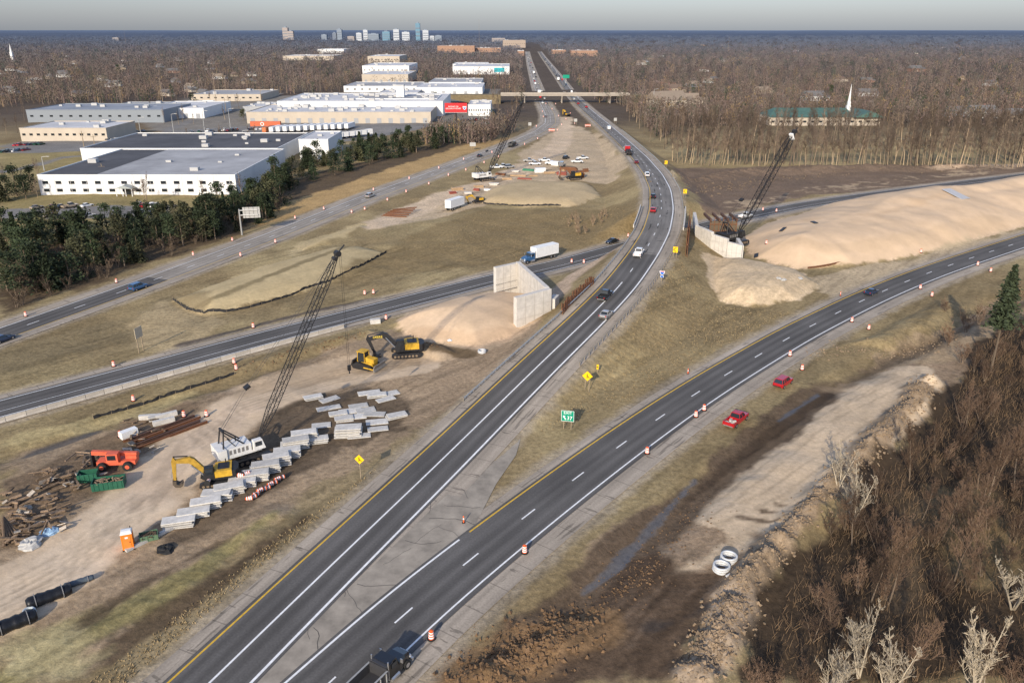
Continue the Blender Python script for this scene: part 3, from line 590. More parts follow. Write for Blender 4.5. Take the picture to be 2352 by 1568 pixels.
def truck(label,loc,yaw,cabc,cargo='box',cl=7.5,cargom=None,cat='truck'):
    t=T('box_truck' if cargo=='box' else ('dump_truck' if cargo=='dump' else 'semi_truck'),label,cat,loc,yaw); pm=paint(cabc); cargom=cargom or white
    MB().b2(-cl-.3,3.4,-.45,.45,.65,.95).build('chassis',dsteel,t)
    secs=[[(xx,-w_,z0),(xx,-w_*.97,z1-.25),(xx,-w_*.8,z1),(xx,w_*.8,z1),(xx,w_*.97,z1-.25),(xx,w_,z0)] for xx,w_,z0,z1 in ((1.55,1.05,.75,1.95),(2.6,1.0,.75,1.85),(3.35,.9,.75,1.65),(3.6,.8,.8,1.35))]
    MB().loft(secs).build('hood',pm,t)
    MB().hexa([(-.15,-1.15,.8),(1.6,-1.15,.8),(1.6,1.15,.8),(-.15,1.15,.8)],[(-.1,-1.0,2.75),(1.15,-1.0,2.75),(1.15,1.0,2.75),(-.1,1.0,2.75)]).build('cab',pm,t)
    MB().hexa([(1.42,-.98,1.95),(1.47,-.98,1.95),(1.47,.98,1.95),(1.42,.98,1.95)],[(1.2,-.9,2.6),(1.25,-.9,2.6),(1.25,.9,2.6),(1.2,.9,2.6)]).build('windshield',glass,t)
    for sy in (-1,1): MB().box((.7,sy*1.1,2.2),(.8,.06,.6)).build('side_window',glass,t); MB().box((1.5,sy*1.4,2.2),(.1,.3,.5)).build('mirror',chrome,t)
    MB().box((3.62,0,.65),(.25,2.3,.35)).build('bumper',chrome,t); MB().box((3.6,0,1.1),(.08,1.1,.6)).build('grille',chrome,t)
    for sy in (-1,1): MB().box((3.5,sy*.8,1.1),(.2,.3,.25)).build('headlight',lampw,t); MB().tube((-.25,sy*1.1,.9),(-.25,sy*1.1,3.2),.08,n=8).build('exhaust_stack',chrome,t)
    for sy in (-1,1): MB().tube((.1,sy*1.05,.65),(1.3,sy*1.05,.65),.3,n=10).build('fuel_tank',chrome,t)
    wheelset(t,(2.75,),1.02); wheelset(t,(-cl+.9,-cl+2.25),.95,.52,.5)
    if cargo=='box':
        MB().b2(-cl-.6,-.5,-1.27,1.27,1.15,3.95).build('cargo_box',cargom,t)
        m=MB()
        for a_ in np.arange(-cl-.5,-.5,1.2): m.b2(a_,a_+.05,-1.29,1.29,1.17,3.97)
        m.build('box_rib',M('panel_rib',(.6,.6,.6),.5),t)
    elif cargo=='dump':
        m=MB(); L0,L1=-cl-.3,-.5
        m.b2(L0,L1,-1.2,1.2,1.1,1.2); m.b2(L0,L1,-1.25,-1.15,1.2,2.35); m.b2(L0,L1,1.15,1.25,1.2,2.35); m.b2(L1-.1,L1,-1.15,1.15,1.2,2.6); m.b2(L0,L0+.08,-1.15,1.15,1.2,2.2)
        m.build('dump_bed',cargom,t)
        for sy in (-1,1):
            m=MB()
            for a_ in np.arange(L0+.3,L1,.9): m.box((a_,sy*1.3,1.75),(.1,.1,1.1))
            m.b2(L0,L1,sy*1.2-.09,sy*1.2+.09,2.36,2.42)
            m.build('bed_rib',M('bed_rim_grey',(.3,.3,.29),.5) if cabc=='black' and cl>6.1 else cargom,t)
        MB().b2(L1,L1+1.0,-1.1,1.1,2.62,2.7).build('cab_guard',cargom,t)
    elif cargo=='flat':
        MB().b2(-cl-.3,-.5,-1.25,1.25,1.1,1.3).build('flatbed',cargom,t)
        MB().b2(-1.6,-.2,-1.1,1.1,1.31,3.2).build('sleeper_cab',pm,t)
        m=MB(); 
        for k_ in range(3): m.b2(-cl+.5,-2,-.9+k_*.65,-.4+k_*.65,1.31,2.1)
        m.build('load',dsteel,t)
    return t
p,y=Cc.on(1222,601); truck('blue cab box truck with tall white cargo box on the lower road',p,y+math.pi,'blue','box',8.5)
p,y=A.on(1440,352); tk=truck('red semi truck with dark flatbed load on the far bend',p,y,'red','flat',8,M('flatbed_dark',(.05,.04,.04),.6)); tk.scale=(1.15,1.15,1.15)
sd=D.s_px(930,1560); tk=truck('black dump truck cut off by the bottom edge of the picture',D.at_s(sd-1.0,4.4,0),D.yaw_s(sd),'black','dump',6.2,M('dark_dump_bed',(.045,.045,.048),.45)); tk.scale=(.95,.95,.95)
p,y=B.on(1180,336); truck('dark dump truck on the left carriageway beside the tall crane boom',p,y,'black','dump',6,M('dark_bed',(.06,.06,.06),.5))
for i,(rd,px,py,cc) in enumerate(((B,1238,216,'white'),(A,1282,185,'white'),(B,1226,170,'white'))):
    p,y=rd.on(px,py); truck('white box truck far up the highway, %s one counting outward from the camera'%nth(i),p,y,cc,'box',9)
def trailer(label,loc,yaw,ln=9,colm=None,group=None,simple=False):
    t=T('box_trailer',label,'trailer',loc,yaw,group); MB().b2(-ln/2,ln/2,-1.25,1.25,1.1,3.9).build('cargo_box',colm or white,t)
    MB().b2(-ln/2+.2,ln/2-.2,-.5,.5,.85,1.09).build('chassis',dsteel,t)
    if not simple: wheelset(t,(-ln/2+1.2,-ln/2+2.4),1.0,.5,.4)
    else:
        m=MB()
        for x in (-ln/2+1.2,-ln/2+2.4): m.tube((x,-1.1,.5),(x,1.1,.5),.5,n=10)
        m.build('wheel',blk,t)
    for sy in (-1,1): MB().b2(ln/2-2.2,ln/2-2.0,sy*.8-.08,sy*.8+.08,0,1.1).build('landing_leg',dsteel,t)
    return t
trailer('white box trailer parked in the median work area',G(1045,480),R_(60),9)
# ---------------------------------------------------------------- drums
dr=T('traffic_drum','drum','traffic drum',(0,0,-50),group='orange and white traffic drums')
MB().lathe([(.30,.08),(.295,.38),(.27,.39),(.26,.68),(.25,.69),(.235,.98),(.12,1.0),(.1,1.06)],14).build('barrel',orange,dr)
MB().lathe([(.302,.20),(.300,.36)],14).build('reflective_stripe',refl,dr); MB().lathe([(.274,.46),(.268,.62)],14).build('reflective_stripe',refl,dr); MB().lathe([(.25,.76),(.245,.9)],14).build('reflective_stripe',refl,dr)
MB().lathe([(.46,0),(.46,.06),(.32,.09)],12).build('rubber_base',blk,dr)
def drums(lst,desc):
    for i,(x,y) in enumerate(lst):
        p=G(x,y); 
        for rd in (A,B,Cc,D):
            k_=rd.idx(p.x,p.y); o=(p.x-rd.P[k_,0])*rd.N[k_,0]+(p.y-rd.P[k_,1])*rd.N[k_,1]
            if (rd.P[k_,0]-p.x)**2+(rd.P[k_,1]-p.y)**2<90 and -rd.hl<o<rd.hr: p.z=rd.P[k_,2]+.0
        place(dr,p,random.random(),'striped drum %s, %s from the camera'%(desc,nth(i)),'orange and white traffic drums',1.05)
drums([(991,1468),(1205,1270),(1486,1042),(1598,958),(1617,943),(1814,818),(1956,740),(2113,664),(2245,610)],'on the outer white line of the exit road')
drums([(1842,849),(1995,756),(2140,680),(2275,624)],'set back on the gravel beside the exit road')
drums([(307,920),(538,834),(543,848),(887,733)],'by the concrete barriers of the lower road')
drums([(262,842),(582,752),(838,676),(858,674),(1313,604),(1341,605),(1443,543)],'on the far shoulder of the lower road')
drums([(60,727),(268,650),(444,586),(534,553),(678,503),(744,482),(858,438),(940,412),(1008,388),(1065,368),(1130,352)],'on the far shoulder of the left carriageway')
drums([(553,589),(633,558),(808,489),(838,482),(890,461),(933,442),(985,424),(1030,404),(1070,392),(1112,375),(1145,362),(1205,333),(1235,320)],'on the near shoulder of the left carriageway')
drums([(1246,258),(1248,270),(1232,292),(1280,300),(1290,288),(1283,268),(1268,252),(1254,240),(1300,275),(1310,262),(1320,285),(1276,240)],'in the work zone before the overpass')
drums([(423,956),(277,1003),(2115,580),(1783,487),(1752,484),(1760,560),(475,955)],'standing apart inside the work sites')
def lying(px,py,rz,label,group='drums lying on their side by the slabs'):
    p=G(px,py); c=copy_tree(dr,(p.x,p.y,p.z+.28),rz,label,group,1.0); c.rotation_euler=(R_(90),0,rz); return c
for i in range(10): lying(582+i*8,1144-i*5.2+random.uniform(-2.5,2.5),R_(-58+random.uniform(-14,14)),'fallen orange drum in the row of lying drums, %s from the left'%nth(i))
for i,(x,y) in enumerate([(520,1105),(548,1108),(560,1107),(478,1128)]): 
    p=G(x,y); c=copy_tree(dr,(p.x,p.y,p.z+1.3),R_(i*50),'orange drum lying on top of the slab stacks, %s from the left'%nth([1,2,3,0][i]),'drums lying on the slab stacks',1.0); c.rotation_euler=(R_(90),0,R_(30+i*50))
for i,(x,y) in enumerate([(1065,1200),(1580,858),(1930,679)]):
    t=T('channelizer_post','slim orange and white delineator post, %s from the camera near the exit road'%nth(i),'delineator post',gp(x,y,-.04),0,'slim delineator posts')
    MB().lathe([(.09,.05),(.08,1.0),(.03,1.05)],8).build('post',orange,t); MB().lathe([(.1,.55),(.095,.75)],8).build('reflective_stripe',refl,t); MB().box((0,0,.04),(.4,.4,.07)).build('rubber_base',blk,t)
# ---------------------------------------------------------------- concrete barriers
prof=[(-.3,0),(-.3,.08),(-.15,.3),(-.09,.85),(.09,.85),(.15,.3),(.3,.08),(.3,0)]
bm_=MB(); n_=len(prof); bm_.add([(-1.5,y_,z_) for y_,z_ in prof]+[(1.5,y_,z_) for y_,z_ in prof],[tuple(range(n_)),tuple(range(2*n_-1,n_-1,-1))]+[(i,n_+i,n_+(i+1)%n_,(i+1)%n_) for i in range(n_)])
b0=bm_.build('concrete_barrier',M('barrier_concrete',(.42,.38,.32),.9,0,.2,1.5,.1,.15))
s_=Cc.s_px(-20,985); k=0
while s_<Cc.s_px(860,765)-3:
    p=Cc.at_s(s_,5.9,-.02); q_=b0 if k==0 else b0.copy()
    if k: C.objects.link(q_)
    q_.location=p; q_.rotation_euler=(0,0,Cc.yaw_s(s_)+random.uniform(-.01,.01)); tag(q_,'concrete barrier segment by the lower road, %s from the left'%nth(k),'concrete barrier','barrier segments along the lower road'); s_+=3.08; k+=1
# ---------------------------------------------------------------- silt fences
def silt(pts,label):
    P=[G(x,y) for x,y in pts]; t=T('silt_fence',label,'silt fence',P[0]); D_=np.array([tuple(p) for p in P]); s1=np.r_[0,np.cumsum(np.linalg.norm(np.diff(D_[:,:2],axis=0),axis=1))]
    m=MB(); n=int(s1[-1]/.7); pr=None; st=None
    for k in range(n+1):
        d=k*.7; x=np.interp(d,s1,D_[:,0])+random.uniform(-.12,.12); y=np.interp(d,s1,D_[:,1])+random.uniform(-.12,.12); z=HZ(x,y); b_=(x-P[0].x,y-P[0].y,z-P[0].z-.1); c_=(b_[0],b_[1]-.05,b_[2]+.75+random.uniform(-.25,.12))
        if pr: i=len(m.v); m.v+=[pr[0],b_,c_,pr[1]]; m.f.append((i,i+1,i+2,i+3))
        pr=(b_,c_)
        if k%4==0 and k//4<95:
            if st is None: st=MB().box((0,0,.5),(.06,.06,1.1)).build('stake',post,t); st.location=b_
            else: o=obj('stake',st.data,t); o.location=b_
    m.build('fabric',M('silt_fabric',(.03,.03,.032),.8,0,.3,2),t)
silt([(397,690),(430,712),(470,720),(520,716),(600,700),(680,675),(760,645),(830,612),(888,580)],'black silt fence curving around the straw-coloured mound')
silt([(215,962),(300,938),(400,905),(480,880),(545,856)],'black silt fence beside the lower road work track')
silt([(1110,468),(1200,474),(1290,472)],'short black silt fence below the median mound')
# ---------------------------------------------------------------- walls
def wallseg(m,a,b,th,z0,za,zb):
    a=Vector((a[0],a[1],0)); b=Vector((b[0],b[1],0)); d=(b-a).normalized(); n=Vector((-d.y,d.x,0))*th/2
    m.hexa([(a-n)+Vector((0,0,z0)),(b-n)+Vector((0,0,z0)),(b+n)+Vector((0,0,z0)),(a+n)+Vector((0,0,z0))],[(a-n)+Vector((0,0,za)),(b-n)+Vector((0,0,zb)),(b+n)+Vector((0,0,zb)),(a+n)+Vector((0,0,za))])
def seams(a,b,th,z0,za,zb,step,name,t,hor=True):
    a=Vector((a[0],a[1],0)); b=Vector((b[0],b[1],0)); d=(b-a); L_=d.length; d.normalize(); n=Vector((-d.y,d.x,0)); m=MB(); yw=math.atan2(d.y,d.x)
    k=step
    while k<L_-.3:
        z1=za+(zb-za)*k/L_; 
        for s in (-1,1): c=a+d*k+n*(th/2+.005)*s; m.box((c.x,c.y,(z0+z1)/2),(.07,.03,z1-z0-.1),yw)
        k+=step
    if hor:
        for z in (2.4,4.8):
            if z<min(za,zb)-.3:
                for s in (-1,1): c=(a+b)/2+n*(th/2+.004)*s; m.box((c.x,c.y,z),(L_-.1,.025,.05),yw)
    m.build(name,M('form_seam',(.36,.33,.29),.9),t)
t=T('abutment_wall','new U-shaped concrete abutment standing in the sand by the lower road','retaining wall',gp(1183,757)); o0=t.location
p1=gp(1183,757); p2=gp(1262,737); p0=gp(1137,686); ztop=7.6
m=MB(); wallseg(m,p1-o0,p2-o0,1.1,-1,ztop-.3,ztop); m.build('wing_wall',concw,t); seams(p1-o0,p2-o0,1.1,-1,ztop-.3,ztop,2.4,'wall_seam',t)
q3=Vector((p0.x+5.5,p0.y+4.5,0)); qb=Vector((p2.x-.6,p2.y+.7,0))
m=MB(); wallseg(m,qb-o0,q3-o0,1.0,-1,ztop,ztop+.4); m.build('stem_wall',concw,t); seams(qb-o0,q3-o0,1.0,-1,ztop,ztop+.4,2.4,'wall_seam',t)
m=MB(); wallseg(m,p0-o0,q3-o0+Vector((-.3,-.3,0)),1.0,-1,ztop+.2,ztop+.2); m.build('wing_wall',concw,t); seams(p0-o0,q3-o0+Vector((-.3,-.3,0)),1.0,-1,ztop+.2,ztop+.2,2.2,'wall_seam',t)
m=MB(); wallseg(m,p2-o0+Vector((.5,.4,0)),p2-o0+Vector((1.6,3.6,0)),1.4,-1,5.0,5.0); m.build('buttress',concw,t)
m=MB()
for i in range(16):
    pp=p0.lerp(q3,(i+.5)/16)-o0; m.tube((pp.x+.2,pp.y-.45,1.8),(pp.x+.3,pp.y-.8,1.8),.09,n=5); m.tube((pp.x+.2,pp.y-.45,3.6),(pp.x+.3,pp.y-.7,3.6),.06,n=5)
m.build('form_tie',dsteel,t)
def sheetpile(pts,label,h0=3.5):
    P=[G(x,y) for x,y in pts]; t=T('sheet_pile_wall',label,'sheet piling',P[0]); m=MB(); 
    for a_,b_ in zip(P[:-1],P[1:]):
        L__=(b_-a_).length; n=max(2,int(L__/.55)); d=(b_-a_).normalized(); nn=Vector((-d.y,d.x,0))*.22
        for k in range(n):
            c_=a_.lerp(b_,(k+.5)/n)-P[0]+(nn if k%2 else -nn); m.box((c_.x,c_.y,c_.z+h0/2-.5+random.uniform(-.45,.45)),(L__/n*.98,.1,h0),math.atan2(d.y,d.x))
    m.build('pile',rust,t); m=MB()
    for a_,b_ in zip(P[:-1],P[1:]):
        c_=(a_+b_)/2-P[0]; d=b_-a_; m.box((c_.x,c_.y-.4,c_.z+h0*.45),(d.length,.25,.3),math.atan2(d.y,d.x))
    m.build('waler_beam',rust,t)
sheetpile([(1290,724),(1310,700),(1335,676),(1362,652)],'rusty sheet piling wall beside the left guardrail',2.6)
sheetpile([(1576,590),(1580,560),(1583,530)],'rusty sheet piling next to the curved new wall',7)
t=T('abutment_wall','stepped new concrete retaining wall in front of the dark crane','retaining wall',gp(1600,582)); o0=t.location
W2=[gp(1597,577),gp(1632,590),gp(1668,598),gp(1702,602)]; hs=[(7.6,7.2),(6.6,6.2),(5.4,4.8)]
m=MB()
for k in range(3): wallseg(m,W2[k]-o0,W2[k+1]-o0,.9,-1,hs[k][0],hs[k][1])
m.build('front_wall',concw,t)
for k in range(3): seams(W2[k]-o0,W2[k+1]-o0,.9,-1,hs[k][0],hs[k][1],1.3,'panel_seam',t,True)
m=MB(); wallseg(m,W2[0]-o0+Vector((0,.5,0)),W2[0]-o0+Vector((3,18,0)),.9,-1,7.6,7.6); m.build('side_wall',concw,t)
m=MB(); wallseg(m,W2[3]-o0+Vector((0,.5,0)),W2[3]-o0+Vector((1,9,0)),.9,-1,4.6,4.6); m.build('end_wall',concw,t)
t=T('formwork_frame','dark formwork frame standing behind the stepped new wall','formwork',gp(1650,560)); m=MB()
for k in range(7): m.box((k*1.3-3,0,3.9),(.15,.15,7.8+(k%2)*.5)); m.box((k*1.3-3,.8,3),(.1,1.8,.1),0,.6)
for z in (2,4,6): m.box((1,-.12,z),(8.4,.12,.2))
m.build('frame',rust,t); MB().box((1,.15,3.6),(8.2,.08,6.6)).build('form_panel',M('form_ply',(.12,.09,.06),.8),t)
m=MB()
for k in range(4): m.box((k*2.6-3,4,7.3),(.5,9,.8))
m.build('bridge_beam',M('beam_rust_dark',(.11,.06,.04),.8,.1,.3,2),t)
# ---------------------------------------------------------------- cranes
def crane(label,bpx,yaw,tpx,bodym,blackb=False,sc=1.0,hook=True,boomw=1.1,th=1.0,loc=None,boomm=None):
    boomm=boomm or dsteel
    b=loc or G(*bpx); cy,sy=math.cos(yaw),math.sin(yaw)
    u=(tpx[0]-1176)/F; v=(tpx[1]-784)/F; dx,dy,dz=u,cp-v*sp,-(sp+v*cp)
    Mx=np.array([[cy,-dx],[sy,-dy]]); r,tt=np.linalg.solve(Mx,[-b.x,-b.y]); zt=H+dz*tt-b.z
    t=T('crawler_crane',label,'crane',b,yaw); s=sc
    for sy_ in (-1,1):
        pr=[(-3.2*s,.25*s),(-2.9*s,.02),(2.9*s,.02),(3.2*s,.25*s),(3.3*s,.6*s),(2.9*s,1.0*s),(-2.9*s,1.0*s),(-3.3*s,.6*s)]
        o=MB().prism(pr,sy_*2.1*s-.45*s,sy_*2.1*s+.45*s).build('crawler_track',dsteel,t)
        m=MB(); 
        for k in range(7): m.tube(((-2.4+k*.8)*s,(sy_*2.1-.47)*s,.5*s),((-2.4+k*.8)*s,(sy_*2.1+.47)*s,.5*s),.28*s,n=8)
        m.build('track_roller',M('track_dirt',(.2,.15,.1),.9),o)
    MB().box((0,0,.8*s),(2.6*s,3.2*s,.7*s)).build('carbody',dsteel,t); MB().tube((0,0,1.1*s),(0,0,1.4*s),1.1*s,n=16).build('turntable',dsteel,t)
    MB().b2(-3.6*s,1.9*s,-1.5*s,1.5*s,1.4*s,1.75*s).build('revolving_frame',bodym,t)
    MB().b2(-3.2*s,.4*s,-1.45*s,1.45*s,1.76*s,3.0*s).build('machinery_house',bodym,t)
    m=MB()
    for k in range(5): m.b2((-2.9+k*.62)*s,(-2.55+k*.62)*s,-1.48*s,1.48*s,2.0*s,2.7*s)
    m.build('louvre_panel',M('louvre_grey',(.18,.17,.16),.7),t)
    MB().b2(-4.6*s,-3.3*s,-1.7*s,1.7*s,1.4*s,3.1*s).build('counterweight',bodym if not blackb else dsteel,t)
    c=MB().hexa([(.6*s,-1.9*s,1.76*s),(2.4*s,-1.9*s,1.76*s),(2.4*s,-.95*s,1.76*s),(.6*s,-.95*s,1.76*s)],[(.7*s,-1.85*s,3.3*s),(2.0*s,-1.85*s,3.3*s),(2.0*s,-.98*s,3.3*s),(.7*s,-.98*s,3.3*s)]).build('cab',bodym,t)
    MB().box((1.35*s,-1.92*s,2.75*s),(1.0*s,.05,.7*s)).build('cab_window',glass,c); MB().hexa([(2.32*s,-1.8*s,2.3*s),(2.36*s,-1.8*s,2.3*s),(2.36*s,-1.05*s,2.3*s),(2.32*s,-1.05*s,2.3*s)],[(2.08*s,-1.8*s,3.1*s),(2.12*s,-1.8*s,3.1*s),(2.12*s,-1.05*s,3.1*s),(2.08*s,-1.05*s,3.1*s)]).build('cab_window',glass,c)
    MB().tube((-1.2*s,.6*s,3.0*s),(-1.2*s,.6*s,3.7*s),.1*s,n=6).build('exhaust',dsteel,t)
    m=MB(); gt=Vector((-3.2*s,0,5.6*s))
    for q_ in (-1,1):
        m.tube((-3.6*s,q_*1.1*s,3.0*s),(gt.x,q_*.8*s,gt.z),.12*s,n=5); m.tube((.6*s,q_*1.1*s,1.9*s),(gt.x,q_*.8*s,gt.z),.12*s,n=5); m.tube((-1.8*s,q_*1.1*s,3.0*s),(gt.x+.4*s,q_*.8*s,gt.z-1.2*s),.08*s,n=5)
    m.tube((gt.x,-.8*s,gt.z),(gt.x,.8*s,gt.z),.2*s,n=6); m.build('gantry',dsteel,t)
    foot=Vector((1.7*s,0,1.9*s)); tip=Vector((r,0,zt)); d=(tip-foot); L__=d.length; d.normalize(); up=Vector((-d.z,0,d.x)); side=Vector((0,1,0))
    m=MB(); n=int(L__/1.4); ch=[]
    for k in range(n+1):
        f_=k/n; w=boomw*s*min(1,f_*5+.12,(1-f_)*5+.3)/2; c_=foot+d*(L__*f_)
        ch.append([c_+up*w+side*w,c_+up*w-side*w,c_-up*w-side*w,c_-up*w+side*w])
    for k in range(n):
        for j in range(4):
            m.tube(ch[k][j],ch[k+1][j],.07*s*th,n=4,cap=False)
            m.tube(ch[k][j],ch[k+1][(j+1)%4],.035*s*th,n=3,cap=False) if k%2 else m.tube(ch[k][(j+1)%4],ch[k+1][j],.035*s*th,n=3,cap=False)
            m.tube(ch[k][j],ch[k][(j+1)%4],.03*s*th,n=3,cap=False)
    m.build('lattice_boom',boomm,t)
    m=MB(); m.tube(tip+side*.5*s,tip-side*.5*s,.45*s,n=12); m.tube(tip-d*.9+up*.1+side*.5*s,tip-d*.9+up*.1-side*.5*s,.3*s,n=10); m.tube(tip,tip+d*1.6-up*.5,.12*s,n=5); m.build('boom_tip_sheave',dsteel,t)
    if blackb: MB().box(tip-d*1.8,(.6,1.2,2.0),0,0,-.5).build('tip_panel',white,t)
    mid=gt.lerp(tip,.22)+Vector((0,0,.6*s)); m=MB()
    for q_ in (-.35,.35):
        for j in range(3): m.tube(gt+Vector((0,q_*s+j*.08,0)),mid+Vector((0,q_*s,0)),.018*s,n=3,cap=False)
        m.tube(mid+Vector((0,q_*s,0)),tip+Vector((0,q_*s,0)),.03*s,n=3,cap=False)
    m.tube(foot+d*2+up*.5,tip+up*.4,.02,n=3,cap=False); m.build('pendant_cable',dsteel,t)
    MB().box(mid,(.9*s,1.0*s,.35*s),0,0,-.5).build('bridle_spreader',dsteel,t)
    if hook:
        hb=max(1.5,zt*.33); m=MB(); m.tube(tip+Vector((.3,.1,0)),(r+.3,.1,hb+1.0),.025,n=3,cap=False); m.tube(tip+Vector((.5,-.1,0)),(r+.5,-.1,hb+1.0),.025,n=3,cap=False); m.build('hoist_rope',dsteel,t)
        MB().box((r+.4,0,hb+.6),(.5,.3,.9)).tube((r+.4,0,hb+.1),(r+.4,0,hb-.4),.08,.12,6).build('hook_block',dsteel,t)
    return t
cwhite=M('crane_white',(.66,.65,.62),.5,0,.12,1); boomb=M('boom_black_paint',(.018,.018,.02),.6,.1,.2,2)
crane('white crawler crane with black lattice boom beside the slab stacks',(568,1050),R_(37),(775,582),cwhite)
cb=gp(1690,566,1.2); crane('dark crawler crane with tall lattice boom behind the stepped new wall',None,R_(35),(1825,302),dsteel,True,1.2,False,1.5,1.25,Vector((cb.x,cb.y+4,1.1)),boomb)
crane('white crawler crane working in the median, boom reaching the overpass',(1112,414),R_(35),(1198,238),cwhite,False,1.1,False,1.6,1.6,None,boomb)
# ---------------------------------------------------------------- excavators
def excavator(label,px,yaw,boomm,word=None,sc=1.0,pose=0,loc=None):
    b=loc or G(*px); t=T('excavator',label,'excavator',b,yaw,sc=sc)
    for sy in (-1,1):
        o=MB().prism([(-2.1,.0),(1.9,.0),(2.35,.35),(2.25,.75),(1.8,.95),(-2.0,.95),(-2.4,.7),(-2.45,.3)],sy*1.35-.3,sy*1.35+.3).build('track',dsteel,t)
        m=MB()
        for k in range(7): m.tube((-1.7+k*.58,sy*1.35-.32,.4),(-1.7+k*.58,sy*1.35+.32,.4),.2,n=8)
        m.build('track_roller',M('track_dirt'),o)
    MB().b2(-1.4,1.4,-1.05,1.05,.45,1.05).build('undercarriage',dsteel,t)
    MB().slab([(-2.9,-1.1),(-2.4,-1.45),(1.5,-1.45),(1.5,1.45),(-2.4,1.45),(-2.9,1.1)],1.15,1.45).build('turntable_deck',dsteel,t)
    MB().prism([(-2.2,1.46),(.1,1.46),(.1,2.35),(-.4,2.45),(-2.2,2.45)],-1.42,1.42).build('engine_housing',catY,t)
    MB().box((-1.1,0,2.5),(1.5,1.8,.08)).build('engine_grille',dsteel,t)
    MB().slab([(-3.1,-.8),(-2.7,-1.4),(-2.21,-1.45),(-2.21,1.45),(-2.7,1.4),(-3.1,.8)],1.3,2.3).build('counterweight',dsteel,t)
    c=MB().hexa([(.15,.45,1.46),(1.75,.45,1.46),(1.75,1.45,1.46),(.15,1.45,1.46)],[(.2,.5,3.05),(1.35,.5,3.05),(1.35,1.42,3.05),(.2,1.42,3.05)]).build('cab',dsteel,t)
    MB().box((.8,1.46,2.5),(.9,.04,.8)).build('cab_window',glass,c); MB().box((.8,.44,2.5),(.9,.04,.8)).build('cab_window',glass,c); MB().hexa([(1.66,.55,1.9),(1.70,.55,1.9),(1.70,1.35,1.9),(1.66,1.35,1.9)],[(1.42,.57,2.95),(1.46,.57,2.95),(1.46,1.35,2.95),(1.42,1.35,2.95)]).build('cab_window',glass,c)
    MB().box((.8,.95,3.09),(1.2,.95,.06)).build('cab_roof',dsteel,c)
    MB().tube((-1.4,-.8,2.45),(-1.4,-.8,3.1),.08,n=8).build('exhaust',dsteel,t); MB().b2(-.5,1.4,-1.42,-.5,1.46,2.0).build('tool_box',catY,t)
    hp=[(.8,1.7),(1.4,1.5),(3.6,3.35),(5.9,2.95),(6.0,3.35),(3.4,4.25),(2.8,4.0)] if pose==0 else [(.8,1.7),(1.4,1.5),(3.3,3.7),(5.2,4.0),(5.2,4.4),(3.1,4.6),(2.6,4.3)]
    bo=MB().prism(hp,-.26,.26).build('boom',boomm,t)
    if word: text(word,.55,M('decal_yellow',(.8,.6,.1),.5),bo,(4.4,.275,3.55),(R_(90),0,R_(180))); text(word,.55,M('decal_yellow'),bo,(4.4,-.275,3.55),(R_(90),R_(10),0))
    e=(5.9,3.15) if pose==0 else (5.2,4.2)
    k_=e; tipx,tipz=(5.0,.75) if pose==0 else (5.5,1.2)
    MB().prism([(k_[0]-.25,k_[1]+.1),(k_[0]+.1,k_[1]+.75),(k_[0]+.4,k_[1]+.1),(tipx+.2,tipz),(tipx-.15,tipz)],-.2,.2).build('stick',boomm,t)
    MB().prism([(tipx-.2,tipz+.1),(tipx+.3,tipz+.2),(tipx+.35,tipz-.35),(tipx,tipz-.85),(tipx-.6,tipz-.95),(tipx-1.0,tipz-.7),(tipx-.95,tipz-.3),(tipx-.5,tipz-.55),(tipx-.15,tipz-.35)],-.6,.6).build('bucket',M('worn_bucket',(.10,.08,.06),.7,.2,.3,3),t)
    for sy in (-.38,.38): MB().tube((1.5,sy,1.4),(3.1,sy,3.4),.1,n=8).build('boom_cylinder',chrome,t)
    MB().tube((3.4,0,hp[5][1]+.15),(e[0]+.1,0,e[1]+.75),.1,n=8).build('stick_cylinder',dsteel,t)
    MB().tube((e[0]+.2,0,e[1]+.2),(tipx+.45,0,tipz+.5),.08,n=8).build('bucket_cylinder',chrome,t)
    return t
excavator('yellow excavator with yellow arm beside the white crane',(500,1106),R_(197),M('arm_dirty_yellow',(.36,.22,.03),.6,0,.4,1.5),None,1.0,1)
excavator('yellow excavator with black arm digging near the abutment',(932,815),R_(190),dsteel,'DEERE',1.2,0)
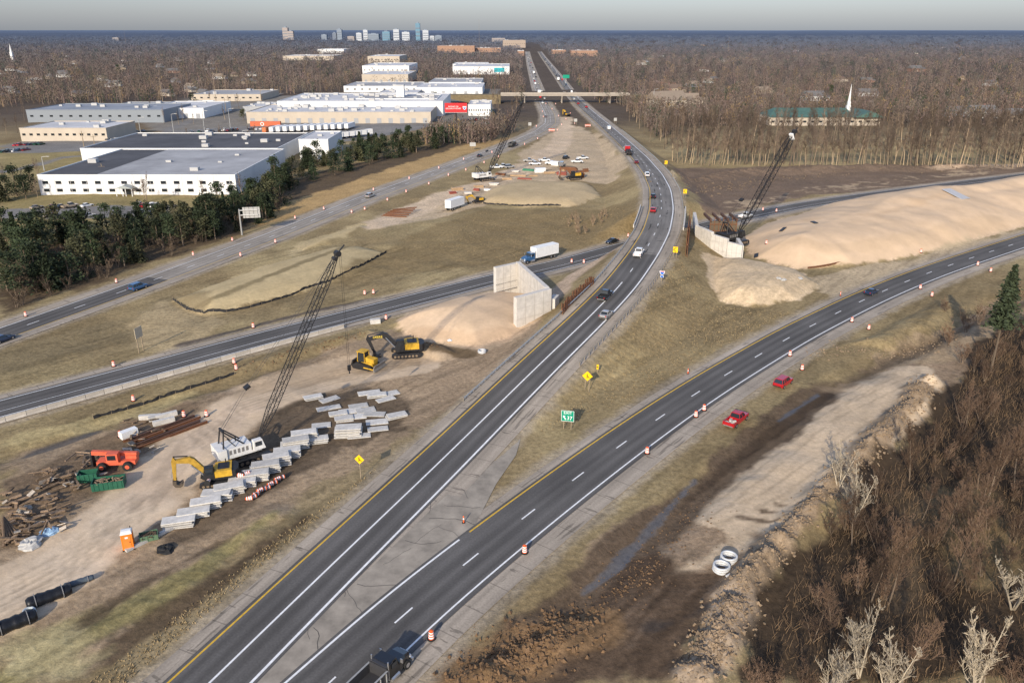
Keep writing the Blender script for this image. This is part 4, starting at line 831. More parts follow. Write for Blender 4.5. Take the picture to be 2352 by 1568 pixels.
def dozer(label,px,yaw,sc=1):
    b=G(*px); t=T('bulldozer',label,'bulldozer',b,yaw,sc=sc)
    for sy in (-1,1): MB().prism([(-1.7,.0),(1.2,.0),(1.7,.35),(1.5,.75),(-.9,1.15),(-1.9,.7),(-2.0,.3)],sy*1.0-.28,sy*1.0+.28).build('track',dsteel,t)
    MB().b2(-1.2,1.6,-.7,.7,.5,1.1).build('chassis',catY,t); MB().prism([(.2,1.11),(1.8,1.11),(1.8,1.75),(.2,1.95)],-.55,.55).build('engine_hood',catY,t)
    c=MB().hexa([(-1.3,-.7,1.11),(.15,-.7,1.11),(.15,.7,1.11),(-1.3,.7,1.11)],[(-1.15,-.62,2.7),(-.05,-.62,2.7),(-.05,.62,2.7),(-1.15,.62,2.7)]).build('cab',glass,t); MB().box((-.6,0,2.76),(1.5,1.5,.1)).build('cab_roof',catY,c)
    m=MB(); 
    for x in (-1.25,.1):
        for y in (-.7,.7): m.tube((x,y,1.1),(x*.9,y*.92,2.72),.06,n=4)
    m.build('cab_frame',catY,c)
    MB().prism([(2.35,.05),(2.55,.15),(2.42,.6),(2.6,1.15),(2.48,1.18),(2.28,.6)],-1.6,1.6).build('blade',M('worn_blade',(.3,.28,.25),.5,.5,.2),t)
    for sy in (-1,1): MB().tube((.3,sy*1.33,.5),(2.35,sy*1.33,.4),.1,n=6).build('push_arm',catY,t)
    MB().prism([(-2.6,.2),(-2.4,.2),(-2.0,1.1),(-2.2,1.2)],-.8,.8).build('ripper',dsteel,t); MB().tube((.9,.35,1.9),(.9,.35,2.4),.05,n=6).build('exhaust',dsteel,t)
dozer('yellow bulldozer beside the excavator with the black arm',(843,843),R_(-25),1.2)
def lift(label,px,yaw):
    b=G(*px); t=T('telehandler',label,'telehandler',b,yaw,sc=1.1); m=M('lift_orange_red',(.62,.12,.06),.5,0,.2)
    MB().b2(-2.6,2.4,-.75,.75,.7,1.25).build('chassis',m,t); c=MB().b2(-.6,.9,.2,1.1,1.26,2.5).build('cab',m,t); MB().box((.2,1.11,2.0),(1.1,.04,.7)).build('cab_window',glass,c); MB().box((.91,.65,2.0),(.04,.7,.7)).build('cab_window',glass,c)
    MB().box((.3,-.35,1.95),(5.8,.5,.55),0,0,-.08).build('telescopic_boom',m,t); MB().b2(-2.6,-1.2,-1.1,.1,1.26,1.7).build('engine_cover',m,t)
    MB().prism([(3.1,1.9),(3.3,1.9),(3.3,.4),(4.4,.35),(4.4,.25),(3.1,.25)],-.7,.2).build('fork',dsteel,t)
    for x in (-1.7,1.6):
        for sy in (-1,1):
            o=MB().tube((0,-.22,0),(0,.22,0),.65,n=14).build('wheel',blk,t); o.location=(x,sy*1.1,.65); MB().tube((0,sy*.225-.02,0),(0,sy*.225+.02,0),.3,n=10).build('rim',m,o)
lift('orange red telehandler parked among timber stacks at the left',(272,1072),R_(185))
def dumpster(label,px,yaw,w=4.2,d=2.0,h=1.3,fill=True,colm=dgreen):
    b=G(*px); t=T('dumpster',label,'dumpster',b,yaw); m=MB(); m.b2(-w/2,w/2,-d/2,d/2,.1,.2); m.b2(-w/2,w/2,-d/2,-d/2+.08,.2,h); m.b2(-w/2,w/2,d/2-.08,d/2,.2,h); m.b2(-w/2,-w/2+.08,-d/2+.08,d/2-.08,.2,h); m.b2(w/2-.08,w/2,-d/2+.08,d/2-.08,.2,h); m.build('bin',colm,t)
    m=MB(); 
    for x in np.arange(-w/2+.3,w/2,.6): m.b2(x,x+.08,-d/2-.06,-d/2-.003,.2,h); 
    m.build('rib',colm,t)
    if fill:
        m=MB()
        for i in range(26): m.box((random.uniform(-w*.4,w*.4),random.uniform(-d*.35,d*.35),h*.75+random.uniform(-.1,.25)),(random.uniform(.5,1.4),.12,.08),random.random()*3,random.uniform(-.4,.4))
        m.build('scrap_load',wood,t)
dumpster('dark green open dumpster full of scrap wood',(252,1118),R_(15))
dumpster('smaller green container left of the full dumpster',(205,1103),R_(15),2.6,1.6,1.4,False)
dumpster('green bin by the end of the slab row',(343,1238),R_(25),2.2,1.3,.9,True,M('faded_green',(.10,.17,.10),.6))
b=G(297,1257); t=T('portable_toilet','orange portable toilet with white roof beside the work track','portable toilet',b,R_(20),sc=1.12); om=M('toilet_orange',(.78,.20,.02),.5,0,.1)
MB().box((0,0,1.1),(1.15,1.15,2.0)).build('cabin',om,t); MB().box((0,0,.06),(1.25,1.25,.12)).build('base',blk,t)
MB().loft([[(-.6,-.6,2.1),(.6,-.6,2.1),(.6,.6,2.1),(-.6,.6,2.1)],[(-.55,-.5,2.25),(.55,-.5,2.25),(.55,.5,2.25),(-.55,.5,2.25)],[(-.5,-.2,2.34),(.5,-.2,2.34),(.5,.2,2.34),(-.5,.2,2.34)]]).build('roof',white,t)
d_=MB().box((0,-.59,1.05),(.75,.04,1.75)).build('door',M('toilet_door',(.70,.21,.04),.5),t); MB().box((.28,-.62,1.1),(.06,.04,.15)).build('handle',dsteel,d_); MB().box((.0,-.62,1.7),(.3,.02,.2)).build('door_sign',white,d_); MB().tube((.4,.45,2.1),(.4,.45,2.5),.05,n=8).build('vent_pipe',blk,t)
# ---------------------------------------------------------------- slabs
slabm=M('slab_concrete',(.50,.48,.44),.85,0,.25,1.2,.15,.16)
SL=MB().box((0,0,0),(3.6,1.7,.2)).build('concrete_slab',slabm); bv=SL.modifiers.new('b','BEVEL'); bv.width=.03; bv.segments=1; SLU=[False]
def slab(px,py,n,rz,label,L__=3.6,w=1.7):
    b=G(px,py); rz=R_(rz)
    for k in range(n):
        o=SL.copy() if SLU[0] else SL; 
        if SLU[0]: C.objects.link(o)
        SLU[0]=True; jit=0 if k==0 else .18
        o.location=(b.x+random.uniform(-jit,jit),b.y+random.uniform(-jit,jit),b.z+.12+k*.27); o.rotation_euler=(0,0,rz+random.uniform(-.06,.06)); o.scale=(L__/3.6*random.uniform(.94,1.04),w/1.7,.75)
        tag(o,(label if n==1 else label+(', top slab' if k==n-1 else (', bottom slab' if k==0 else ', %s slab up'%nth(k)))),'concrete slab','precast concrete slabs')
row=[(700,1010,6),(680,1028,6),(660,1048,5),(637,1066,6),(612,1083,6),(586,1100,5),(558,1114,4),(530,1130,5),(502,1146,5),(474,1164,5),(446,1184,4),(412,1206,4)]
for i,(x,y,n) in enumerate(row): slab(x,y,n,14+random.uniform(-6,6),'slab in the %s stack from the right of the long row'%nth(i),4.0,1.8)
slab(800,1000,6,8,'slab in the tall stack among the scattered slabs',4.2,2.1); slab(730,1015,3,15,'slab in the low stack left of the scattered slabs',3.2,1.6)
sc=[(721,915,22),(757,918,28),(755,938,25),(848,903,25),(866,910,22),(886,918,30),(823,933,20),(840,943,18),(779,952,18),(738,978,15),(860,952,-8),(866,970,15),(910,957,32),(868,986,20),(825,1002,5),(815,958,12),(792,965,22),(805,945,24),(895,905,28)]
for i,(x,y,a) in enumerate(sc): slab(x,y,1 if i%4 else 2,a+random.uniform(-10,10),'loose slab, %s of the scattered ones from the upper left'%nth(i),random.uniform(3.0,4.2),random.uniform(1.5,2.0))
o=MB().box((0,0,.2),(7.5,.5,.35)).build('concrete_beam',slabm); o.location=G(355,1235); o.rotation_euler=(0,0,R_(52)); tag(o,'long narrow concrete beam leaning at the end of the slab row','concrete beam')
# ---------------------------------------------------------------- steel beams, timbers and debris
def hbeam(px,py,L__,rz,label,z=0,mat=rust,s=.35):
    b=G(px,py); m=MB(); m.box((0,0,s/2),(L__,s*.12,s*.8)); m.box((0,0,s*.95),(L__,s,s*.1)); m.box((0,0,s*.05),(L__,s,s*.1)); o=m.build('steel_beam',mat); o.location=b+Vector((0,0,z)); o.rotation_euler=(0,0,R_(rz)); tag(o,label,'steel beam','rusty steel beams'); return o
drust=M('dark_rust',(.10,.055,.04),.85,.1,.35,4,.2)
for i in range(7): hbeam(368+i*5,985+i*2.5,12-(i%3),50+random.uniform(-2,2),'long rusty steel beam in the stack behind the crane, %s from the left'%nth(i),(i%2)*.3,drust if i%3 else rust)
for i in range(6): hbeam(905+i*5,498-i*2,9,-8+i*7,'rusty beam in the small median pile, %s from the left'%nth(i),i*.25)
for i in range(5): hbeam(1890+i*7,612-i*1.5,10-i,20+i*3,'steel beam lying behind the exit road sand, %s from the left'%nth(i))
for i,(x,y,rz) in enumerate([(345,962,10),(367,962,35),(377,972,35),(383,958,35)]):
    o=MB().box((0,0,.4),(3.4,.7,.8)).build('concrete_block',slabm); o.location=G(x,y); o.rotation_euler=(0,0,R_(rz)); tag(o,'pale block by the rusty steel beams, %s from the left'%nth(i),'concrete block','pale blocks by the beams')
o=MB().box((0,0,.6),(2.6,1.1,1.2)).build('white_crate',white); o.location=G(297,1002); o.rotation_euler=(0,0,R_(50)); tag(o,'white rectangular box beside the rusty steel beams','crate')
pl=MB().box((0,0,0),(3.2,.24,.2)).build('timber_beam',wood); pl.location=G(60,1180); tag(pl,'weathered timber beam lying loose in the lumber heap','timber beam','loose timbers in the lumber heap')
def onetimber(cx,cy,wx,wy,zr=1.0,sc=1.0):
    b=G(cx+random.uniform(-wx,wx),cy+random.uniform(-wy,wy)); o=pl.copy(); C.objects.link(o); o.location=(b.x,b.y,b.z+random.uniform(.1,zr)); o.rotation_euler=(0,random.uniform(-.3,.3),random.choice([random.uniform(.2,1.0),random.uniform(-3,3)])); f_=random.uniform(.18,.75)*sc; o.scale=(f_,random.uniform(.5,1.5),random.uniform(.5,1.4))
for n_,ar in ((75,(75,1185,75,42,1.2)),(45,(135,1110,52,24,1.1)),(20,(340,985,55,20,.5,1.6)),(12,(200,1060,40,14,.8,1.5)),(18,(30,1230,35,25,.9,.8))):
    for _ in range(n_): onetimber(*ar)
sb0=MB().box((0,0,0),(1.2,.8,.1)).build('scrap_panel',M('scrap_panel',(.30,.26,.21),.8,0,.4,2,.1,.6)); sb0.location=G(90,1200); tag(sb0,'small pale scrap panel thrown in the lumber heap','scrap panel','scrap panels in the lumber heap')
for _ in range(40):
    cx,cy,wx,wy=random.choice(((80,1190,80,50),(135,1105,55,25),(230,1090,60,20),(330,1020,40,25))); b=G(cx+random.uniform(-wx,wx),cy+random.uniform(-wy,wy)); o=sb0.copy(); C.objects.link(o); o.location=(b.x,b.y,b.z+random.uniform(.1,.9)); o.rotation_euler=(random.uniform(-.5,.5),random.uniform(-.5,.5),random.uniform(0,3)); f_=random.uniform(.35,1.1); o.scale=(f_,f_*random.uniform(.5,1.2),1)
for i in range(5):
    b=G(10+i*9,1255-i*6); o=MB().tube((0,0,0),(2.8,.3,2.0),.2,.18,8).build('wooden_pile',M('pile_wood',(.13,.09,.06),.9,0,.3,3)); o.location=b; o.rotation_euler=(0,0,R_(110+i*9)); tag(o,'thick round wooden post at the left picture edge, %s from the left'%nth(i),'wooden post','round posts by the lumber heap')
def lump(px,py,r,mat,name,label,cat,group=None,zs=.6):
    b=G(px,py); m=MB(); N_=12; vs=[];fs=[]; rings=6
    for j in range(rings+1):
        ph=math.pi/2*j/rings
        for i in range(N_):
            th_=2*math.pi*i/N_; rr=r*(1+random.uniform(-.25,.2)); vs.append((rr*math.cos(ph)*math.cos(th_)*1.2,rr*math.cos(ph)*math.sin(th_),rr*zs*math.sin(ph)))
    for j in range(rings):
        for i in range(N_): fs.append((j*N_+i,j*N_+(i+1)%N_,(j+1)*N_+(i+1)%N_,(j+1)*N_+i))
    o=m.add(vs,fs).build(name,mat); o.location=b; o.rotation_euler=(0,0,random.random()*3); return tag(o,label,cat,group)
tarp=M('pale_tarp',(.42,.41,.38),.6,0,.3,3); btarp=M('blue_tarp',(.25,.38,.52),.5,0,.4,3)
lump(70,1250,1.3,tarp,'tarp_bundle','crumpled pale tarp bundle beside the lumber heap','tarp'); lump(115,1222,1.0,btarp,'plastic_sheet_bundle','bundle of blue and white plastic sheeting','plastic sheeting'); lump(55,1172,.9,M('grey_stone',(.3,.27,.22),.9),'rubble_lump','grey lump of rubble in the lumber heap','rubble'); lump(132,1218,.6,tarp,'tarp_bundle','small white bundle right of the blue sheeting','tarp')
lump(380,1262,1.0,blk,'hose_heap','low black heap of hoses beside the concrete beam end','hose heap',None,.5)
def pipebundle(px,py,L__,r,rz,label,mat,cat='pipe bundle'):
    b=G(px,py); t=T('pipe_bundle',label,cat,b,R_(rz)); m=MB(); n=14; secs=[]
    for k in range(n+1):
        rr=r*(1+.08*math.sin(k*1.9)+random.uniform(-.07,.07))*(1 if 0<k<n else .7); x=-L__/2+L__*k/n; secs.append([(x,rr*math.cos(a_)*random.uniform(.93,1.07),r*.8+rr*.9*math.sin(a_)) for a_ in np.linspace(0,2*math.pi,12,endpoint=False)])
    m.loft(secs).build('wrapping',mat,t,True)
    for x in (-L__*.3,L__*.3): MB().tube((x-.04,0,r*.8),(x+.04,0,r*.8),r*1.12,n=14).build('strap',M('strap_grey',(.2,.2,.2),.6),t)
bw=M('black_plastic_wrap',(.012,.013,.016),.35,0,.3,5,.3)
pipebundle(115,1378,4.6,.75,38,'large black wrapped pipe bundle at the lower left',bw); pipebundle(35,1440,4.4,.8,40,'black wrapped pipe bundle nearest the left bottom edge',bw); pipebundle(182,1340,3.2,.38,35,'thin dark grey pipe above the black bundles',M('dark_pipe',(.07,.09,.11),.5))
pipem=M('white_plastic_pipe',(.52,.53,.53),.5,0,.2)
def hollow(px,py,r,label,n=3,mat=pipem):
    b=G(px,py); t=T('pipe_coil',label,'pipe coil',b)
    for k in range(n):
        m=MB(); vs=[];fs=[];A_=24;B_=6
        for i in range(A_):
            a_=2*math.pi*i/A_
            for j in range(B_):
                c_=2*math.pi*j/B_; rr=r+.16*math.cos(c_)+.02*math.sin(a_*3+k); vs.append((rr*math.cos(a_),rr*math.sin(a_),.18+k*.3+.16*math.sin(c_)))
        for i in range(A_):
            for j in range(B_): fs.append((i*B_+j,((i+1)%A_)*B_+j,((i+1)%A_)*B_+(j+1)%B_,i*B_+(j+1)%B_))
        m.add(vs,fs).build('loop',mat,t,True)
hollow(68,1410,.55,'grey white coil between the black bundles',2,M('grey_coil',(.45,.5,.52),.5))
hollow(1656,1310,.9,'lower left white coil of drain pipe beside the dirt ridge'); hollow(1673,1288,.9,'upper right white coil of drain pipe beside the dirt ridge')
o=MB().tube((0,0,.15),(3.2,2.4,.15),.13,n=8).build('drain_pipe',pipem); o.location=G(1668,1325); tag(o,'straight white drain pipe lying beside the two coils','drain pipe')
hollow(1107,810,.7,'small white pipe ring on the dirt slope below the guardrail',2); lump(1033,782,.5,white,'bag','small white bag beside the dug trench','bag'); 
o=MB().box((0,0,.5),(2.2,1.2,1.0)).build('concrete_block',slabm); o.location=G(862,742); o.rotation_euler=(0,0,R_(15)); tag(o,'pale block on the barrier line behind the excavator','concrete block')
cl=MB()
def clods(pts,n,wd,smin,smax):
    P=polyw(pts); L_=np.r_[0,np.cumsum(np.linalg.norm(np.diff(P,axis=0),axis=1))]
    for _ in range(n):
        d=random.uniform(0,L_[-1]); x=np.interp(d,L_,P[:,0])+random.gauss(0,wd); y=np.interp(d,L_,P[:,1])+random.gauss(0,wd); s=smin+(smax-smin)*random.random()**3; z=HZ(x,y)
        ax=Matrix.Rotation(random.uniform(0,6),3,(random.random()+.1,random.random(),random.random()))
        vs=[Vector(v)*s*random.uniform(.6,1.2) for v in ((1,0,0),(-1,0,0),(0,1,0),(0,-1,0),(0,0,.7),(0,0,-.7))]; vs=[ax@v+Vector((x,y,z+s*.1)) for v in vs]
        cl.add(vs,[(0,2,4),(2,1,4),(1,3,4),(3,0,4),(2,0,5),(1,2,5),(3,1,5),(0,3,5)])
clods([(2130,880),(2080,960),(1960,1070),(1850,1190),(1760,1290),(1680,1390),(1600,1568)],3400,1.1,.08,.40)
clods([(1690,1400),(1640,1480),(1600,1568)],800,1.3,.08,.42)
clods([(2190,760),(2100,800),(1960,805),(1860,815)],350,1.8,.1,.35)
o=cl.build('dirt_clods',M('clod_earth',(.24,.175,.112),.95,0,.4,.4,.3)); o['kind']='stuff'; tag(o,'broken clods of pale earth heaped along the dirt ridge','earth clods')
cl=MB(); clods([(1330,1420),(1180,1500),(1080,1568)],1400,1.9,.08,.45); clods([(1450,1330),(1500,1300),(1350,1400)],260,1.5,.08,.3); clods([(1620,1150),(1500,1270),(1400,1350)],300,2.2,.06,.22); clods([(1000,800),(950,790)],60,1,.1,.35); clods([(545,852),(700,803),(850,768)],260,1.0,.08,.3)
o=cl.build('dirt_clods',M('brown_clod',(.155,.095,.05),.95,0,.35,.5,.3)); o['kind']='stuff'; tag(o,'dark brown clods of dug earth at the bottom centre','earth clods')
cl=MB(); clods([(1640,440),(1800,405),(2000,392),(2300,386)],300,5,.2,.8); clods([(1560,450),(1700,420)],100,5,.2,.8)
o=cl.build('dirt_clods',M('field_clod',(.15,.11,.075),.95,0,.3,2,.3)); o['kind']='stuff'; tag(o,'torn up clods in the cleared field before the woods','earth clods')
# ---------------------------------------------------------------- signs
yelm=M('sign_yellow',(.85,.52,.01),.45,0,.02); grn=M('sign_green',(.0,.25,.15),.45,0,.02); wm=M('sign_white',(.8,.8,.78),.45,0,.02); bkm=M('sign_black',(.01,.01,.01),.5)
def diamond(px,py,label,s=1.0,h=2.4,yaw=0):
    b=G(px,py); t=T('warning_sign',label,'road sign',b,yaw,'yellow diamond warning signs'); r=s*.75
    MB().prism([(-r,h+r),(0,h),(r,h+r),(0,h+2*r)],-.03,0).build('sign_face',yelm,t)
    m=MB().prism([(-.12,h+r*.55),(.0,h+r*.55),(.02,h+r*1.45),(-.1,h+r*1.45)],-.045,-.033); m.prism([(.05,h+r*.9),(.3,h+r*.55),(.38,h+r*.65),(.05,h+r*1.1)],-.045,-.033); m.build('sign_symbol',bkm,t)
    for x in ((-.35,.35) if s>1.2 else (0,)): MB().box((x,.05,h/2+.6),(.1,.1,h+1.4)).build('post',post,t)
diamond(829,1100,'yellow diamond warning sign on a post in the grass left of the road',1.0,2.5,R_(-15)); diamond(1348,898,'yellow diamond warning sign on two posts in the grassy gore',1.25,2.0,R_(-15))
t=T('road_marker','small yellow striped marker at the guardrail end behind the gore warning sign','road marker',G(1372,858),R_(-15)); MB().box((0,0,1.4),(.35,.04,.95)).build('sign_face',yelm,t); MB().box((0,-.03,1.4),(.3,.02,.15),0,0,.7).build('black_stripe',bkm,t); MB().box((0,.05,.7),(.08,.08,1.6)).build('post',post,t)
def chev(px,py,label,s=1.2):
    b,y=A.on(px,py); b=Vector(A.at_s(A.s[A.idx(b.x,b.y)],8.2,-.4)); t=T('chevron_sign',label,'road sign',b,y-R_(90),'yellow chevron signs along the outer bend')
    MB().box((0,0,2.2),(s,.05,s*1.25)).build('sign_face',yelm,t); h=s*.45
    MB().prism([(.3*s-.05,2.2+h),(-.3*s,2.2),(.3*s-.05,2.2-h),(.3*s-.3,2.2-h),(-.3*s-.2,2.2),(.3*s-.3,2.2+h)],-.05,-.03).build('chevron',bkm,t)
    for x in (-.35,.35): MB().box((x,.07,1.1),(.09,.09,2.4)).build('post',post,t)
chev(1540,590,'nearest yellow chevron sign beside the right guardrail'); chev(1562,450,'second yellow chevron sign beyond the bridge'); chev(1518,383,'farthest yellow chevron sign on the outer bend')
b=G(1303,985); t=T('exit_sign','green exit 37 sign with arrow standing in the grassy gore','road sign',b,R_(-12))
MB().box((0,0,2.35),(2.1,.05,1.9)).build('sign_face',grn,t); m=MB()
for x,z,sx,sz in ((0,3.27,2.04,.05),(0,1.43,2.04,.05),(-1.0,2.35,.05,1.8),(1.0,2.35,.05,1.8)): m.box((x,-.032,z),(sx,.01,sz))
m.build('sign_border',wm,t); text('EXIT',.66,wm,t,(.02,-.04,2.9),(R_(90),0,0)); text('37',.9,wm,t,(.32,-.04,2.0),(R_(90),0,0))
m=MB(); m.prism([(-.75,2.4),(-.35,2.35),(-.5,2.2),(-.22,1.75),(-.38,1.65),(-.6,2.1),(-.72,1.98)],-.045,-.033); m.build('arrow',wm,t)
for x in (-.6,.6): MB().box((x,.08,1.4),(.1,.1,3.4)).build('post',post,t)
b,y=A.on(1525,645); b=Vector(A.at_s(A.s[A.idx(b.x,b.y)],8.4,-.6)); t=T('route_sign','blue and white route shield sign by the right guardrail','road sign',b,y-R_(90))
MB().prism([(-.55,3.0),(-.62,2.7),(-.4,2.2),(0,1.95),(.4,2.2),(.62,2.7),(.55,3.0),(0,2.9)],-.03,.0).build('shield_border',wm,t); MB().prism([(-.46,2.68),(-.35,2.28),(0,2.05),(.35,2.28),(.46,2.68)],-.045,-.033).build('shield',M('sign_blue',(.01,.12,.5),.4),t); MB().prism([(-.5,2.72),(.5,2.72),(.48,2.9),(0,2.83),(-.48,2.9)],-.045,-.033).build('shield_crown',M('sign_red',(.6,.02,.02),.4),t)
MB().box((0,-.0,1.6),(.8,.04,.5)).build('direction_plate',wm,t); MB().box((0,-.03,1.6),(.68,.02,.4)).build('direction_panel',M('sign_blue'),t); MB().box((0,.06,1.4),(.1,.1,3.2)).build('post',post,t)
b=G(556,540); t=T('cantilever_sign','grey back of a large cantilever highway sign by the left carriageway','road sign',b,R_(10))
MB().tube((0,0,-.3),(0,0,8.2),.28,.22,10).build('post',steel,t); MB().tube((0,0,7.8),(5.6,0,7.8),.15,n=8).tube((0,0,6.3),(5.6,0,6.3),.15,n=8).build('arm',steel,t); MB().box((3.6,.25,7.0),(5.2,.08,3.4)).build('sign_back',M('sign_back_grey',(.38,.38,.36),.6,.2,.08),t)
m=MB()
for x in (1.6,2.9,4.2,5.4): m.box((x,.12,7.0),(.1,.15,3.4))
m.build('sign_stiffener',steel,t)
b=G(326,808); t=T('road_sign','tall narrow sign on a post seen edge-on in the left verge','road sign',b,R_(78)); MB().box((0,0,4.2),(2.2,.08,2.2)).build('sign_face',M('sign_back_tan',(.5,.42,.3),.7),t); 
for x in (-.7,.7): MB().box((x,.1,2.5),(.15,.12,5.2)).build('post',post,t)
for i,(x,y,nm_) in enumerate([(1086,345,'small grey sign back beside the left carriageway'),(1413,285,'small white sign back beside the right carriageway'),(1217,296,'small white sign back near the left bend'),(1322,287,'white sign board in the median work zone')]):
    b=G(x,y); t=T('road_sign',nm_,'road sign',b); MB().box((0,0,3.0),(3.2 if i==0 else 2.0,.06,2.0)).build('sign_back',M('sign_back_grey'),t)
    for x_ in (-.6,.6): MB().box((x_,.08,1.5),(.12,.12,3.2)).build('post',post,t)
for i,(x,y) in enumerate([(1350,292),(1267,303)]):
    b=G(x,y); t=T('work_zone_barricade','orange striped barricade in the median, %s one from the left'%nth(1-i),'barricade',b,0,'striped barricades in the work zone')
    for z in (.6,1.1,1.6): MB().box((0,0,z),(3.8,.06,.3)).build('striped_board',orange if z!=1.1 else wm,t)
    for x_ in (-1.5,1.5): MB().box((x_,.07,.9),(.1,.1,1.8)).build('post',wm,t)
for i,(x,y) in enumerate([(1300,190),(1328,228)]):
    b=gp(x,y); t=T('highway_sign','green direction sign on a pole far up the highway' if i==0 else 'yellow sign panel standing by the overpass','road sign',b); s=1 if i==0 else .55; MB().box((0,0,7*s),(8*s,.2,4*s)).build('sign_face',grn if i==0 else yelm,t); MB().tube((0,.3,0),(0,.3,8*s),.3*s,n=6).build('post',steel,t)
b=gp(1048,283); Yb=b.y; t=T('billboard','red billboard with white lettering and balloon emblem by the warehouse','billboard',b)
pw=atY(1072,247,Yb).x-atY(1021,247,Yb).x; z1=atY(1048,237,Yb).z; z0=atY(1048,258,Yb).z; zc=(z0+z1)/2; rb=M('billboard_red',(.62,.02,.025),.5,0,.02)
MB().box((0,0,zc),(pw,.5,z1-z0)).build('panel',rb,t); MB().tube((0,.4,0),(0,.4,zc),.5,n=10).build('column',dsteel,t); MB().box((0,-.9,z0-.2),(pw,1.2,.2)).build('catwalk',steel,t)
text('BUYING OR\nSELLING A HOME?',1.3,wm,t,(-1.7,-.28,zc),(R_(90),0,0))
cx_=pw*.39; es=.62
def arcp(a0,a1,r,cz): return [(cx_+r*math.sin(a_),cz+r*math.cos(a_)) for a_ in np.linspace(a0,a1,9)]
MB().prism(arcp(-1.15,1.15,2.0*es,zc+.6*es),-.30,-.26).build('emblem_top',rb,t); MB().prism([(cx_-2.1*es,zc+1.45*es),(cx_+2.1*es,zc+1.45*es),(cx_+1.8*es,zc-.8*es),(cx_+.5*es,zc-2.2*es),(cx_-.5*es,zc-2.2*es),(cx_-1.8*es,zc-.8*es)],-.31,-.27).build('emblem_white',wm,t); MB().prism([(cx_-1.8*es,zc+.1),(cx_+1.8*es,zc+.1),(cx_+.5*es,zc-1.5*es),(cx_-.5*es,zc-1.5*es)],-.33,-.315).build('emblem_blue',M('emblem_blue',(.01,.08,.4),.5),t); text('RE/MAX',.5,rb,t,(cx_,-.33,zc+.5),(R_(90),0,0))
b=gp(1147,178); t=T('billboard','teal billboard beyond the white warehouses','billboard',b); Yb=b.y; z0=atY(0,166,Yb).z; z1=atY(0,156,Yb).z
MB().box((0,0,(z0+z1)/2),(atY(1159,160,Yb).x-atY(1135,160,Yb).x,.5,z1-z0)).build('panel',M('billboard_teal',(.02,.33,.38),.5),t); MB().tube((0,.5,0),(0,.5,z0),.5,n=8).build('column',dsteel,t)
# ---------------------------------------------------------------- buildings
wallw=M('wall_white',(.68,.68,.66),.7,0,.07,.15); wallg=M('wall_grey',(.34,.35,.36),.75,0,.08,.15); wallb=M('wall_beige',(.46,.40,.32),.8,0,.1,.15); rfd=M('roof_dark_membrane',(.08,.08,.085),.9,0,.4,.06); rfl=M('roof_grey_membrane',(.32,.32,.32),.9,0,.35,.06); rfw=M('roof_white_membrane',(.50,.50,.50),.85,0,.25,.06); brick=M('wall_brick_orange',(.32,.20,.14),.85,0,.1,.2); ac=M('rooftop_unit_grey',(.42,.42,.41),.6)
FOOT=[]
def bld(label,x0,x1,y0,y1,h,wm_,rm_,win=0,units=6,winz=None,name='warehouse',doors=0,seed=1):
    rr=random.Random(seed); cx,cy=(x0+x1)/2,(y0+y1)/2; FOOT.append((x0-6,x1+6,y0-(6 if y0<800 else min(90,y0*.05)),y1+6)); t=T(name,label,'building',(cx,cy,-.3)); h+=.3; a,b_=(x1-x0)/2,(y1-y0)/2
    MB().b2(-a,a,-b_,b_,0,h).build('wall',wm_,t); MB().b2(-a+.4,a-.4,-b_+.4,b_-.4,h,h+.12).build('roof',rm_,t)
    m=MB(); m.b2(-a-.1,a+.1,-b_-.1,-b_+.3,h+.01,h+.5); m.b2(-a-.1,a+.1,b_-.3,b_+.1,h+.01,h+.5); m.b2(-a-.1,-a+.3,-b_+.31,b_-.31,h+.01,h+.5); m.b2(a-.3,a+.1,-b_+.31,b_-.31,h+.01,h+.5); m.build('parapet',wm_,t)
    for k in range(units):
        s=rr.uniform(1.2,3.2); MB().box((rr.uniform(-a*.85,a*.85),rr.uniform(-b_*.85,b_*.85),h+.12+s*.3),(s*1.3,s,s*.6)).build('rooftop_unit',ac,t)
    if win:
        for z in (winz or [h*.55]):
            for k in range(win):
                x=-a+(k+.5)*2*a/win; MB().box((x,-b_-.02,z),(min(2.2,2*a/win*.45),.12,1.2)).build('window',glass,t)
    for k in range(doors):
        x=-a+(k+.5)*2*a/doors; MB().box((x,-b_-.03,1.9),(3.0,.12,3.4)).build('loading_door',M('dock_door',(.3,.31,.32),.6),t)
    return t,a,b_,h
def bp(label,xl,xr,yb,yt,dep,wm_,rm_,**k):
    p=gp(xl,yb); q_=gp(xr,yb); h=atY(xl,yt,p.y).z; return bld(label,p.x,q_.x,p.y,p.y+dep,h,wm_,rm_,**k)
t,a,b_,h=bp('large white warehouse with two window rows beside the parking lot',95,545,447,404,72,wallw,rfd,win=15,winz=[2.0,5.0],units=5)
MB().b2(-a*.42,a-.5,-b_+.5,b_-1,h+.13,h+.3).build('light_roof_section',rfl,t)
m=MB(); m.prism([(-3.4,3.3),(3.4,3.3),(0,4.6)],-b_-4,-b_-.05); pc=m.build('entrance_canopy',M('canopy_green_grey',(.3,.33,.32),.6),t); pc.location=(-4,0,0)
for x in (-7,-4.6,-3.4,-1): MB().tube((x,-b_-3.7,0),(x,-b_-3.7,3.3),.15,n=6).build('column',white,t)
MB().box((-4,-b_-.08,1.5),(3.2,.1,2.8)).build('entrance_door',glass,t)
m=MB()
for x in np.arange(-a,a,6.2): m.box((x,-b_-.05,h/2),(.12,.08,h))
m.build('panel_seam',M('seam_grey',(.5,.5,.5),.7),t)
p=gp(95,447)
bld('dark flat roofed warehouse section behind the white one',-206,-112,p.y+76,p.y+138,7,wallw,rfd,units=12,seed=3)
